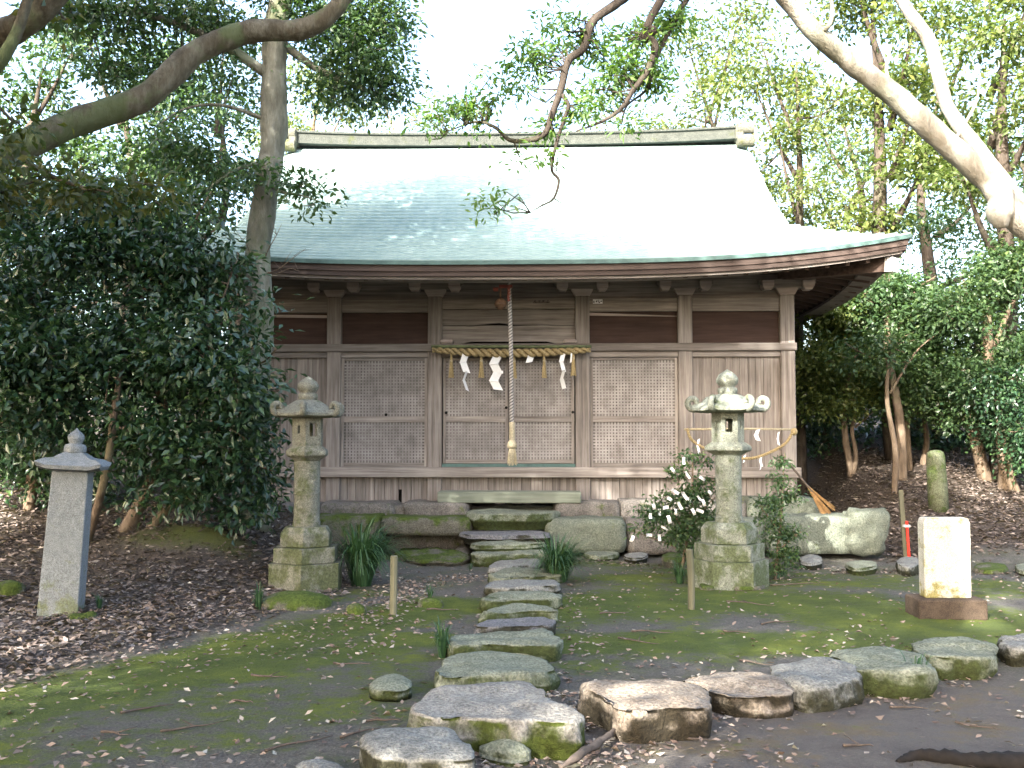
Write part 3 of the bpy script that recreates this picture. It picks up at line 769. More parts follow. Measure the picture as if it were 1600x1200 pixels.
def ring_strip(name, mat, off_in, z_hi, z_lo, depth, parent):
    """eave fascia running round all four sides, following the upturned corners"""
    mb = MB(); pts = []
    ex, ey0, ey1 = EX - off_in, EYF + off_in, 2 * YR - EYF - off_in
    N1 = 40
    for i in range(N1): x = -ex + 2 * ex * i / N1; pts.append((x, ey0, lift(x, ex), 0, 1))
    for i in range(N1): y = ey0 + (ey1 - ey0) * i / N1; pts.append((ex, y, lift(y - YR, TL - off_in), -1, 0))
    for i in range(N1): x = ex - 2 * ex * i / N1; pts.append((x, ey1, lift(x, ex), 0, -1))
    for i in range(N1): y = ey1 - (ey1 - ey0) * i / N1; pts.append((-ex, y, lift(y - YR, TL - off_in), 1, 0))
    V = []; F = []; n_ = len(pts)
    for k_, (x, y, li, nx, ny) in enumerate(pts):
        cx = x * (1 - depth / ex); cy = YR + (y - YR) * (1 - depth / (TL - off_in))
        V += [(x, y, z_hi + li), (x, y, z_lo + li), (cx, cy, z_lo + li), (cx, cy, z_hi + li)]
    for k_ in range(n_):
        a = 4 * k_; d = 4 * ((k_ + 1) % n_)
        F += [(a, a + 1, d + 1, d), (a + 1, a + 2, d + 2, d + 1), (a + 2, a + 3, d + 3, d + 2), (a + 3, a, d, d + 3)]
    return obj_from(name, V, F, mat, parent)
ring_strip('eave_edge', 'copper_edge', -.012, 4.078, 4.022, .25, roof)
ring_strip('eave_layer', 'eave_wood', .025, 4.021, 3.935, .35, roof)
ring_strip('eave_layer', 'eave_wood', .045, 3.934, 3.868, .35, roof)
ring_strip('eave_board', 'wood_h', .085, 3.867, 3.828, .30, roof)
# soffit boards
def soff(s, a, half): return 3.88 + .245 * s + lift(a, half) * max(0, 1 - s / 1.7)
V = []; F = []; NS_, NA = 6, 30
for i in range(NS_ + 1):
    s = .12 + 1.6 * i / NS_
    for j in range(NA + 1):
        u = -1 + 2 * j / NA; ex = EX - s * .87; V.append((u * ex, EYF + s, soff(s, u * EX, EX)))
for i in range(NS_):
    for j in range(NA):
        a = i * (NA + 1) + j; F.append((a, a + NA + 1, a + NA + 2, a + 1))
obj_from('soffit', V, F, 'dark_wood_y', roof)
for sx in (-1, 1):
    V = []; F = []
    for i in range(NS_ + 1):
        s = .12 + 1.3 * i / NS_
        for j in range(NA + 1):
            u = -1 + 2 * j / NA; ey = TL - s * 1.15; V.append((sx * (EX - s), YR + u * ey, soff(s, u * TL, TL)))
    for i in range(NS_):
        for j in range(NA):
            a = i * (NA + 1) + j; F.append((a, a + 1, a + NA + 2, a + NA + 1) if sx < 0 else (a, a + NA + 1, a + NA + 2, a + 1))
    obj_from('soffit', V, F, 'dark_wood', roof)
nr = 38
for i in range(nr + 1):
    x = -5.25 + 10.5 * i / nr; s1 = 1.55 if abs(x) < 4.18 else max(.16, (EX - abs(x)) * 1.17)
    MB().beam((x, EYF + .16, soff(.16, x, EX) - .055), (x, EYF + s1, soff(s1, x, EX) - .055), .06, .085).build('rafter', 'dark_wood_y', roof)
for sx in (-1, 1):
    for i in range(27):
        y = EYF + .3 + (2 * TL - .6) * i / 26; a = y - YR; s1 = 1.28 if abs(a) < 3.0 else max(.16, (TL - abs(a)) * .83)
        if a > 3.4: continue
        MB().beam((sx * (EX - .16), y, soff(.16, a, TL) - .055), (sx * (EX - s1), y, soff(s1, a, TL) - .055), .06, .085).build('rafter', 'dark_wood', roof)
    MB().beam((sx * 4.1, -.05, 4.12), (sx * 5.26, EYF + .24, 4.02), .15, .19).build('hip_rafter', 'dark_wood', roof)
    MB().beam((sx * 5.262, EYF + .238, 4.02), (sx * 5.34, EYF + .15, 4.012), .155, .195).build('hip_rafter_end', 'white_end', roof)
# ridge
V = []; F = []; NR = 24
sec = [(-.20, .0), (-.20, .175), (-.24, .185), (-.24, .22), (.24, .22), (.24, .185), (.20, .175), (.20, .0)]
for i in range(NR + 1):
    x = -4.0 + 8.0 * i / NR; li = .08 * (abs(x) / 4.0) ** 3
    for a, z in sec: V.append((x, YR + a, prof(TL) - .03 + li + z))
ns = len(sec)
for i in range(NR):
    for k_ in range(ns): a = i * ns + k_; d = i * ns + (k_ + 1) % ns; F.append((a, a + ns, d + ns, d))
F += [tuple(range(ns)), tuple(reversed(range(NR * ns, NR * ns + ns)))]
rg = obj_from('ridge', V, F, 'ridge', roof)
zr = prof(TL) + .03
for sx in (-1, 1):
    bevel(MB().box(min(sx * 3.98, sx * 4.12), max(sx * 3.98, sx * 4.12), YR - .28, YR + .28, zr - .02, zr + .27).build('ridge_end_block', 'ridge_end', rg), .02, 1)
    for z_, r_ in ((zr + .18, .09), (zr - .04, .11)):
        MB().tube([(sx * 4.0, YR - .22, z_), (sx * 4.30, YR - .22, z_)], r_, 16).build('ridge_end_tile', 'ridge_end', rg, False)
# ---------------------------------------------------------------- stone platform
plat = empty('stone_platform', (HALL.x, 14.6, 0), HROT)
tag(plat, 'two-tier rough stone platform carrying the wooden shrine hall', 'platform')
PMI = plat.matrix_basis.inverted()
def pstone(x0_, x1_, y0_, y1_, Y, depth, mat, seed, k=11, rough=.028, n_=(10, 5, 5), skew=(0, 0)):
    a, b_ = atY(x0_, y0_, Y), atY(x1_, y1_, Y)
    c = Vector(((a.x + b_.x) / 2, Y + depth / 2, (a.z + b_.z) / 2))
    rock_box('foundation_stone', PMI @ c, (b_.x - a.x, depth, a.z - b_.z), mat, plat, k, rough, seed, 0, n_, skew)
pst = [  # lower row
 (385, 492, 806, 852, 14.35, .9, 'moss_stone'), (487, 596, 806, 860, 14.3, .9, 'moss_stone'), (592, 740, 809, 838, 14.2, 1.0, 'moss_stone'), (600, 735, 834, 875, 14.75, .6, 'base_stone'),
 (852, 982, 811, 866, 14.3, .8, 'base_grey'), (980, 1092, 812, 868, 14.35, .8, 'base_stone'), (1090, 1200, 812, 868, 14.3, .8, 'base_grey'),
 (1198, 1345, 806, 868, 14.2, .9, 'base_grey'),
 # upper row
 (395, 500, 787, 812, 14.9, .8, 'base_stone'), (498, 618, 786, 813, 14.85, .8, 'base_stone'), (612, 636, 790, 812, 14.95, .6, 'base_stone'), (630, 734, 785, 812, 14.85, .8, 'base_stone'),
 (866, 972, 783, 815, 14.85, .8, 'base_stone'), (968, 1042, 781, 814, 14.9, .8, 'base_stone'), (1040, 1172, 783, 814, 14.9, .8, 'base_stone'), (1170, 1286, 778, 812, 14.8, .9, 'base_grey')]
for i, s_ in enumerate(pst): pstone(*s_, seed=i + 1)
pstone(1330, 1395, 797, 868, 14.05, .7, 'base_grey', 40, 5, .07, (10, 8, 9), (.16, .0))
o = rock_box('fill', PMI @ Vector((-.05, 18.4, .28)), (10.2, 6.6, .70), 'base_stone', plat, 12, .02, 60, 0, (14, 10, 3))

# ================================================================== THINGS HUNG ON THE HALL
def hall_obj(o): o.location = HALL; o.rotation_euler = (0, 0, HROT); return o
def helix_rope(mb, path, R, r, strands, turns, sides=5, steps=None, off=0.0):
    pts = smooth_path(path, 10) if len(path) > 2 else [Vector(path[0]).lerp(Vector(path[1]), i / 20) for i in range(21)]
    Ls = [0]
    for i in range(1, len(pts)): Ls.append(Ls[-1] + (pts[i] - pts[i - 1]).length)
    nst = steps or int(turns * 9); out = []
    for s in range(strands):
        P = []; RR = []
        for i in range(nst + 1):
            t = Ls[-1] * i / nst; k_ = min(max(j for j in range(len(Ls)) if Ls[j] <= t + 1e-9), len(pts) - 2)
            f_ = (t - Ls[k_]) / max(Ls[k_ + 1] - Ls[k_], 1e-9); p = pts[k_].lerp(pts[k_ + 1], f_); d = (pts[k_ + 1] - pts[k_]).normalized()
            a = d.cross(Vector((0, 1, 0.01))).normalized(); bb = d.cross(a); th = 2 * math.pi * (turns * i / nst + s / strands) + off
            RRv = R(i / nst) if callable(R) else R; rv = r(i / nst) if callable(r) else r
            P.append(p + a * math.cos(th) * RRv + bb * math.sin(th) * RRv); RR.append(rv)
        mb.tube(P, RR, sides)
    return mb
# straw rope across the doorway, its bamboo pole, tassels and paper streamers
a, b_ = HL(676, 547, -.24), HL(922, 547, -.24); mid = HL(797, 552, -.24)
fat = lambda t: .020 + .016 * math.sin(math.pi * t) ** .7
mb = helix_rope(MB(), [a, a.lerp(mid, .5) + Vector((0, 0, -.012)), mid, b_.lerp(mid, .5) + Vector((0, 0, -.008)), b_], fat, lambda t: fat(t) * 1.0, 2, 11, 7, 170)
tag(hall_obj(mb.build('straw_rope', 'straw', None, True)), 'thick twisted golden straw rope stretched above the lattice doors', 'rope')
pa_, pb_ = HL(674, 541.5, -.22), HL(924, 541.5, -.22)
pts = [pa_.lerp(pb_, i / 12) for i in range(13)]; mb = MB().tube(pts, .024, 8)
for i in (2, 5, 8, 11): mb.tube([pts[i] + Vector((-.006, 0, 0)), pts[i] + Vector((.006, 0, 0))], .028, 8)
tag(hall_obj(mb.build('bamboo_pole', 'bamboo_green', None, True)), 'dark green bamboo pole lying along the top of the straw rope', 'pole')
def tassel(px, py0, py1, label, grp=None):
    p0, p1 = HL(px, py0, -.245), HL(px, py1, -.245); h = p0.z - p1.z
    root = empty('straw_tassel', HM @ p1, HROT); tag(root, label, 'tassel', grp)
    random.seed(int(px)); mb = MB()
    for i in range(26):
        t = 2 * math.pi * i / 26; rr = random.uniform(.55, 1.0)
        mb.tube([(math.cos(t) * .008, math.sin(t) * .008, h), (math.cos(t) * .018 * rr, math.sin(t) * .018 * rr, h * .62), (math.cos(t) * .043 * rr, math.sin(t) * .030 * rr, random.uniform(0, .02))], [.0055, .006, .0045], 4)
    mb.build('straw_bundle', 'straw', root)
    MB().lathe([(.012, h * .66), (.023, h * .67), (.023, h * .73), (.012, h * .74)], 10).build('binding', 'straw_pale', root)
T = 'straw tassel hanging from the straw rope, '
tassel(705, 552, 591, T + 'leftmost, between the pillar and the curled streamer')
tassel(752, 552, 591, T + 'between the two long zigzag streamers')
tassel(803.5, 553, 592, T + 'half hidden behind the bell rope')
tassel(850, 552, 591, T + 'beside the short folded paper scrap')
tassel(896, 548, 588, T + 'touching the right door pillar')
def shide(name, px, py0, py1, n_, wpx, label, twist=0.0, sway=0.0):
    p0, p1 = HL(px, py0, -.25), HL(px, py1, -.25); h = (p0.z - p1.z) / n_; wd = wpx / 103.0
    V = []; F = []; x = 0.0
    for i in range(n_):
        z0_ = -i * h; z1_ = -(i + 1) * h - .012; sx = 1 if i % 2 == 0 else -1
        th = twist * i + .5 * sx * (.35 if twist == 0 else .6); ca, sa = math.cos(th), math.sin(th)
        cx = sway * i + sx * wd * .24; slant = -sx * wd * .48
        for (u, z, sh) in ((-.5, z0_, 0), (.5, z0_ + .018 * sx, 0), (.5, z1_ + .018 * sx, slant), (-.5, z1_, slant)):
            V.append((cx + sh + u * wd * ca, .004 * i + u * wd * sa, z))
        k_ = 4 * i; F.append((k_, k_ + 3, k_ + 2, k_ + 1))
        if i: F.append((k_ - 2, k_ - 1, k_, k_ + 1))
    o = obj_from(name, V, F, 'paper'); o.location = HM @ p0; o.rotation_euler = (0, 0, HROT)
    sd = o.modifiers.new('thickness', 'SOLIDIFY'); sd.thickness = .002
    return tag(o, label, 'paper streamer')
shide('paper_streamer', 726, 552, 608, 4, 11, 'white zigzag paper streamer curled and twisting, left of the middle', .5, .006)
shide('paper_streamer', 775, 555, 607, 4, 15, 'white zigzag paper streamer hanging flat and straight beside the bell rope')
shide('paper_streamer', 829, 552, 566, 1, 11, 'short torn scrap of white paper under the straw rope', .4)
shide('paper_streamer', 879, 551, 605, 4, 8, 'narrow white paper streamer twisted on itself near the right door pillar', .9, .002)
shide('paper_streamer', 893, 551, 566, 1, 4, 'tiny white paper scrap tucked behind the tassel at the right pillar', .3)
# bell and bell rope
bp = HL(782, 475, -.95); bell = empty('shrine_bell', HM @ bp, HROT); tag(bell, 'round tarnished bronze bell hanging under the eave above the doors', 'bell')
r_ = .085
MB().lathe([(.0, -r_), (r_ * .55, -r_ * .86), (r_ * .9, -r_ * .45), (r_, -.012), (r_ * 1.08, -.008), (r_ * 1.08, .008), (r_, .012), (r_ * .9, r_ * .45), (r_ * .55, r_ * .86), (.012, r_)], 24).build('bell_body', 'bell', bell, True)
MB().box(-r_ * .8, r_ * .8, -r_ * .6, -r_ * .1, -r_ * .72, -r_ * .62).build('bell_slot', 'black_void', bell)
MB().tube([(0, 0, r_), (0, 0, r_ + .16)], .012, 8).build('bell_hanger', 'bell', bell, True)
zt2 = HL(796, 433, -.95).z; zb2 = bp.z
mb = MB(); mb.box(-.02, .17, -.035, .035, r_ + .145, r_ + .185); mb.box(.10, .14, -.03, .03, r_ - .05, r_ + .15); mb.box(-.10, -.03, -.03, .03, r_ + .10, r_ + .15)
mb.build('red_bracket', 'red_lacquer', bell)
p0, p1, p2, p3 = HL(795, 432, -.95), HL(799.5, 662, -.95), HL(800, 690, -.95), HL(800, 728, -.95)
br = empty('bell_rope', HM @ p3, HROT); tag(br, 'twisted grey bell-pull rope with cream tassel hanging before the doors', 'rope')
q = lambda v_: v_ - p3
helix_rope(MB(), [q(p0), q(p0.lerp(p1, .5)) + Vector((.01, 0, 0)), q(p1)], .017, .0165, 2, 24, 6, 220).build('rope_strand', 'bell_rope', br, True)
helix_rope(MB(), [q(p0), q(p0.lerp(p1, .5)) + Vector((.01, 0, 0)), q(p1)], .017, .0150, 2, 24, 6, 220, math.pi / 2).build('rope_strand', 'bell_rope_dark', br, True)
h1, h2 = q(p1).z, q(p2).z
MB().lathe([(.022, h1 + .03), (.045, h1 + .01), (.040, h1 - .06), (.046, h2 + .08), (.040, h2 + .02), (.060, h2 - .01), (.072, h2 - .05), (.066, h2 - .085), (.04, h2 - .1)], 20).build('handle', 'straw_pale', br, True)
mb = MB(); random.seed(5)
for i in range(60):
    t = random.uniform(0, 6.283); rr = random.uniform(.3, 1)
    mb.tube([(math.cos(t) * .035 * rr, math.sin(t) * .035 * rr, h2 - .07), (math.cos(t) * .06 * rr, math.sin(t) * .06 * rr, h2 * .45), (math.cos(t) * .075 * rr + random.uniform(-.01, .01), math.sin(t) * .075 * rr, random.uniform(0, .06))], [.008, .009, .004], 4)
mb.build('fringe', 'straw_pale', br)
# little pasted name slips on the head boards
for px_, py_, wp, hp, lab in ((846, 471, 26, 5, 'row of tiny dark pasted paper slips on the centre head board'), (934, 471, 15, 7, 'small white pasted paper slip with dark marks right of the door pillar')):
    c_ = HL(px_, py_, -.085); s_ = empty('paper_slip', HM @ c_, HROT); tag(s_, lab, 'paper slip')
    wd, hh = wp / 206, hp / 206
    yk = .0 if px_ > 900 else .02
    MB().box(-wd, wd, yk + .004, yk + .007, -hh, hh).build('slip_paper', 'paper' if px_ > 900 else 'wood_h', s_)
    for k_ in range(4):
        u = -wd * .75 + wd * .5 * k_; mb = MB(); random.seed(k_ + int(px_))
        for _ in range(4):
            a_, c2 = random.uniform(-.008, .008), random.uniform(-hh * .7, hh * .5); mb.box(u + a_ - .010, u + a_ + .010, yk + .001, yk + .0035, c2, c2 + .008)
        mb.build('ink_mark', 'ink', s_)
# stick with a looped rope and streamers on the right bay
a, b_ = HL(1069, 671, -.42), HL(1240, 671, -.42)
tag(hall_obj(MB().tube([a, a.lerp(b_, .5) + Vector((0, 0, .01)), b_], [.016, .018, .016], 8).build('bamboo_stick', 'straw_pale', None, True)), 'thin pale stick fixed level across the plank wall behind the lantern', 'stick')
path = [HL(*p) for p in ((1074, 670, -.44), (1080, 686, -.45), (1100, 700, -.46), (1140, 714, -.47), (1175, 716, -.47), (1205, 706, -.46), (1228, 692, -.45), (1240, 673, -.44))]
mb = helix_rope(MB(), path, .012, .013, 2, 26, 5, 200)
tag(hall_obj(mb.build('looped_rope', 'straw', None, True)), 'thin straw rope drooping in a loop below the pale stick', 'rope')
knot = HL(1241, 674, -.43); tag(hall_obj(MB().lathe([(.01, -.06), (.045, -.03), (.05, .01), (.03, .04), (.01, .05)], 10, 0, knot).build('rope_knot', 'straw', None, True)), 'straw rope knot at the corner pillar end of the pale stick', 'knot')
for i, (px_, y0_, y1_, n_, wp, lab) in enumerate(((1091, 687, 712, 3, 7, 'small zigzag paper on the drooping loop, left of the lantern'), (1183, 672, 686, 2, 13, 'square white paper hung from the pale stick right of the lantern'),
                                     (1216, 676, 693, 2, 6, 'small paper strip hung from the pale stick beside the corner pillar'), (1163, 712, 722, 1, 6, 'paper scrap at the lowest point of the drooping loop'),
                                     (1189, 712, 733, 3, 7, 'zigzag paper below the right part of the drooping loop'))):
    o = shide('paper_streamer', px_, y0_, y1_, n_, wp * .55, lab, .3); p = HL(px_, y0_, -.47); o.location = HM @ p
# broom against the corner
a, b_ = Vector(HM @ HL(1241, 733, -.30)), None
foot = atY(1296, 801, 14.55); top_ = atY(1236, 728, 14.85)
brm = empty('broom', foot); tag(brm, 'brown twig broom leaning against the corner of the shrine hall', 'broom')
d = top_ - foot
MB().tube([d * .42, d], [.018, .014], 8).build('handle', 'stick', brm, True)
mb = MB(); random.seed(9)
perp = d.cross(Vector((0, 1, 0))).normalized()
for i in range(70):
    s_ = random.uniform(-1, 1); t_ = random.uniform(-.6, .6)
    mb.tube([d * .55 + perp * s_ * .012 + Vector((0, t_ * .012, 0)), d * .3 + perp * s_ * .05 + Vector((0, t_ * .04, 0)), d * random.uniform(-.02, .05) + perp * s_ * .115 + Vector((0, t_ * .08, 0))], [.004, .004, .002], 4)
mb.build('bristle_bundle', 'broom', brm)

# ================================================================== STONE LANTERNS
def hexring(mb, prof_, phase, sides=6): return mb.lathe(prof_, sides, phase)
def lantern(label, px, py, Y, s, phase, mat, W, lean=0.0, shaft_tilt=0.0):
    p = atY(px, py, Y); root = empty('stone_lantern', (p.x, p.y, gz(p.x, p.y) - .02)); tag(root, label, 'lantern', 'stone lanterns flanking the path')
    root.rotation_euler = (0, lean, 0)
    z = W['z']
    def tier(r, z0_, z1_, slope=.0):
        o = hexring(MB(), [(r * .99, z0_), (r, z0_ + .01), (r, z1_ - slope), (r * .985 if not slope else r * .82, z1_)], phase).build('base_tier', mat, root); bevel(o, .014, 2); return o
    tier(W['t1'], 0, z[1]); tier(W['t2'], z[1] + .002, z[2]); tier(W['t3'], z[2] + .002, z[3], .07)
    r = W['shaft']
    o = MB().lathe([(r * 1.04, z[3]), (r * 1.05, z[3] + .05), (r * .99, z[3] + .06), (r * .97, (z[3] + z[4]) / 2 - .02), (r * 1.01, (z[3] + z[4]) / 2), (r * .97, (z[3] + z[4]) / 2 + .02), (r, z[4])], 28).build('shaft', mat, root, True)
    o.modifiers.new('e', 'EDGE_SPLIT')
    c = W['chu']; hh = z[5] - z[4]
    bevel(hexring(MB(), [(r * 1.1, z[4]), (c * .72, z[4] + .02), (c, z[4] + hh * .38), (c, z[4] + hh * .68), (c * .74, z[5])], phase).build('platform', mat, root), .01, 2)
    # fire box: hexagonal, with open windows cut as frames
    f_ = W['fire']; zz0, zz1 = z[5], z[6]
    fb = MB(); pts = [(f_ * math.cos(phase + k_ * math.pi / 3), f_ * math.sin(phase + k_ * math.pi / 3)) for k_ in range(6)]
    def lerp2(a_, b2, t): return (a_[0] + (b2[0] - a_[0]) * t, a_[1] + (b2[1] - a_[1]) * t)
    for k_ in range(6):
        A, Bq = pts[k_], pts[(k_ + 1) % 6]
        u0, u1 = (.26, .74) if k_ % 2 == W['win'] else (.40, .60)
        v0, v1 = (.35, .80) if k_ % 2 == W['win'] else (.45, .72)
        za_, zb_ = zz0 + (zz1 - zz0) * v0, zz0 + (zz1 - zz0) * v1
        us_ = [0, u0, u1, 1]; zs_ = [zz0, za_, zb_, zz1]
        grid = [[(*lerp2(A, Bq, u), zv) for u in us_] for zv in zs_]
        inn = [[(x_ * .80, y_ * .80, z_) for (x_, y_, z_) in row] for row in grid]
        vv = [p_ for row in grid for p_ in row] + [p_ for row in inn for p_ in row]; ff = []
        for j in range(3):
            for i in range(3):
                if i == 1 and j == 1: continue
                ff.append((4 * j + i, 4 * j + i + 1, 4 * j + i + 5, 4 * j + i + 4)); ff.append(tuple(16 + q_ for q_ in (4 * j + i + 4, 4 * j + i + 5, 4 * j + i + 1, 4 * j + i)))
        ff += [(5, 21, 22, 6), (6, 22, 26, 10), (10, 26, 25, 9), (9, 25, 21, 5)]
        fb.add(vv, ff)
    fb.build('fire_box', mat, root)
    # cap with rounded crown and six upturned scrolls
    k = W['cap']; zc0_, zc1_ = z[6], z[7]; hc = zc1_ - zc0_
    V = []; F = []; NA_ = 36
    prf = [(.40, -.0), (.92, .02), (1.0, .10), (1.0, .24), (.90, .34), (.72, .52), (.55, .74), (.38, .92), (.22, 1.0)]
    for rr, zz_ in prf:
        for a_ in range(NA_):
            th = phase + 2 * math.pi * a_ / NA_; hx = math.cos(math.pi / 6) / math.cos(((th - phase) % (math.pi / 3)) - math.pi / 6)
            mixr = hx if rr > .7 else (hx * (rr / .7) + (1 - rr / .7) * .93)
            cl = .10 * max(0, (hx - .866) / .134) ** 2 * (1 if rr > .85 else 0)
            V.append((k * rr * mixr * math.cos(th), k * rr * mixr * math.sin(th), zc0_ + hc * (zz_ + cl)))
    for i in range(len(prf) - 1):
        for a_ in range(NA_):
            q0 = i * NA_ + a_; q1 = i * NA_ + (a_ + 1) % NA_; F.append((q0, q1, q1 + NA_, q0 + NA_))
    F += [tuple(reversed(range(NA_))), tuple(range((len(prf) - 1) * NA_, len(prf) * NA_))]
    cp = obj_from('cap', V, F, mat, root, True); cp.modifiers.new('e', 'EDGE_SPLIT')
    for k_ in range(6):
        th = phase + k_ * math.pi / 3; er = Vector((math.cos(th), math.sin(th), 0)); pts_ = []; rr_ = []
        for i in range(15):
            t = i / 14; an = -1.9 + t * 5.4; rad = .075 * (1 - .55 * t) * k / .41
            pts_.append(er * (k * .90 + math.cos(an) * rad * 1.0) + Vector((0, 0, zc0_ + hc * .52 + math.sin(an) * rad)))
            rr_.append(.038 * (1 - .25 * t) * k / .41)
        MB().tube(pts_, rr_, 8).build('scroll', mat, cp, True)
    fr = W['fin']; z7, z8 = z[7], z[8]; hf = z8 - z7
    MB().lathe([(fr * .55, z7 - .03), (fr * .82, z7 - .01), (fr * .92, z7 + hf * .10), (fr * .86, z7 + hf * .22), (fr * .62, z7 + hf * .28), (fr * .84, z7 + hf * .36), (fr, z7 + hf * .50), (fr * .97, z7 + hf * .62),
                (fr * .75, z7 + hf * .78), (fr * .38, z7 + hf * .90), (fr * .12, z7 + hf * .97), (.004, z8)], 24).build('finial', mat, root, True)
    return root
def zl(ys, Y, zb): return [atY(800, y, Y).z - zb for y in ys]
zb_ = -.02
lantern('mossy stone lantern left of the path beside a clump of strap grass', 478, 914, 11.2, 1, math.radians(-90 + 4), 'lantern',
        dict(t1=.425, t2=.375, t3=.30, shaft=.142, chu=.245, fire=.178, cap=.385, fin=.118, win=0, z=[0] + zl([879, 855, 824, 722, 699, 655, 626, 590], 11.2, zb_)))
lantern('pale stone lantern between two shrubs right of the path', 1140, 905, 11.6, 1, math.radians(-90 - 36), 'lantern_pale',
        dict(t1=.435, t2=.39, t3=.315, shaft=.148, chu=.265, fire=.182, cap=.425, fin=.125, win=0, z=[0] + zl([870, 845, 812, 708, 688, 642, 612, 574], 11.6, zb_)))

# ================================================================== MEMORIAL STONES, POSTS, STAKES
p = ground_pt(95, 958); st = empty('memorial_pillar', (p.x, p.y, p.z - .02), math.radians(4)); st.rotation_euler = (0, math.radians(3.4), math.radians(12))
tag(st, 'tall square pale granite pillar with small roofed cap among fallen leaves', 'pillar')
H = 1.335; wb, wt = .176, .158
o = MB().add([(sx * w_, sy * w_ * .95, z) for w_, z in ((wb, 0), (wt, H)) for sx, sy in ((-1, -1), (1, -1), (1, 1), (-1, 1))], [(3, 2, 1, 0), (4, 5, 6, 7), (0, 1, 5, 4), (1, 2, 6, 5), (2, 3, 7, 6), (3, 0, 4, 7)]).build('shaft', 'granite', st); bevel(o, .012, 2)
V = []; F = []; prf = [(.17, H), (.285, H + .02), (.30, H + .055), (.235, H + .085), (.16, H + .125), (.10, H + .165), (.07, H + .18)]
NA_ = 32
for rr, zz_ in prf:
    for a_ in range(NA_):
        th = 2 * math.pi * a_ / NA_ + math.pi / 4; q4 = (th - math.pi / 4) % (math.pi / 2); sq = math.cos(math.pi / 4) / math.cos(q4 - math.pi / 4) * 1.35
        up_ = .028 * max(0, (sq - 1.15) / .2) ** 2 if rr > .2 else 0
        V.append((rr * sq * math.cos(th), rr * sq * math.sin(th), zz_ + up_))
for i in range(len(prf) - 1):
    for a_ in range(NA_): q0 = i * NA_ + a_; q1 = i * NA_ + (a_ + 1) % NA_; F.append((q0, q1, q1 + NA_, q0 + NA_))
F += [tuple(reversed(range(NA_))), tuple(range((len(prf) - 1) * NA_, len(prf) * NA_))]
obj_from('cap', V, F, 'granite', st, True).modifiers.new('e', 'EDGE_SPLIT')
MB().lathe([(.085, H + .165), (.10, H + .18), (.10, H + .225), (.085, H + .245), (.055, H + .255), (.062, H + .27), (.075, H + .30), (.072, H + .33), (.05, H + .355), (.02, H + .378), (.004, H + .40)], 20).build('finial', 'granite', st, True)
rock_box('small_rock', ground_pt(128, 966) + Vector((0, 0, .0)), (.24, .2, .1), 'moss_stone', None, 2.6, .03, 71, .3, (7, 6, 5)); tag(bpy.data.objects['small_rock'], 'small dark rock at the foot of the granite pillar', 'rock')

p = ground_pt(1483, 966); st = empty('memorial_stone', (p.x + .02, p.y + .12, p.z - .01), math.radians(-3)); tag(st, 'sunlit upright stone slab on a low brown block', 'memorial stone')
o = MB().box(-.305, .305, -.20, .20, 0, .185).build('plinth', 'stele_base', st); bevel(o, .018, 2)
o = MB().add([(sx * w_, sy * .085, z) for w_, z in ((.208, .183), (.212, .86), (.195, .91)) for sx, sy in ((-1, -1), (1, -1), (1, 1), (-1, 1))],
             [(3, 2, 1, 0), (8, 9, 10, 11)] + [(4 * r + k_, 4 * r + (k_ + 1) % 4, 4 * r + 4 + (k_ + 1) % 4, 4 * r + 4 + k_) for r in (0, 1) for k_ in range(4)]).build('slab', 'stele', st); bevel(o, .015, 2)
p = atY(1467, 797, 15.8); ms_ = empty('mossy_post', (p.x, p.y, gz(p.x, p.y) - .1)); tag(ms_, 'green mossy round-topped stone post on the leafy slope', 'post')
hp = atY(1467, 703, 15.8).z - (gz(p.x, p.y) - .1)
o = MB().lathe([(.15, 0), (.148, hp * .5), (.135, hp - .10), (.12, hp - .04), (.08, hp - .01), (.02, hp)], 20).build('post_body', 'post_stone', ms_, True)
ms_.rotation_euler = (0, math.radians(-2), 0)
p = atY(1415, 852, 14.0); pz = gz(p.x, p.y); mk_ = empty('marker_post', (p.x, p.y, pz - .05)); tag(mk_, 'thin grey wooden marker with red strip on its lower half', 'post')
hh = atY(1410, 760, 14.0).z - pz
MB().add([(x_ + dx, y_, z_) for z_, dx in ((0, .0), (hh, -.05)) for x_, y_ in ((-.03, -.012), (.03, -.012), (.03, .012), (-.03, .012))], [(3, 2, 1, 0), (4, 5, 6, 7), (0, 1, 5, 4), (1, 2, 6, 5), (2, 3, 7, 6), (3, 0, 4, 7)]).build('marker_board', 'stake', mk_)
MB().tube([(.035, -.03, .02), (.01, -.03, hh * .58)], .019, 8).build('red_rod', 'red_tape', mk_)
MB().box(-.04, .05, -.055, .02, hh * .50, hh * .53).build('tie', 'white_end', mk_)
for px_, py_, ty, dx, lab in ((614, 960, 868, 2, 'short weathered stake left of the path beside the strap grass'), (1080, 952, 858, -3, 'short weathered stake right of the path before the pale lantern')):
    p = ground_pt(px_, py_); h = atY(px_, ty, p.y).z - p.z
    o = MB().tube([(0, 0, -.1), (.004, 0, h * .5), (dx * .004, 0, h - .01), (dx * .004, 0, h)], [.034, .035, .035, .028], 9).build('wooden_stake', 'stake', None, True); o.location = p
    o.modifiers.new('e', 'EDGE_SPLIT'); tag(o, lab, 'stake')

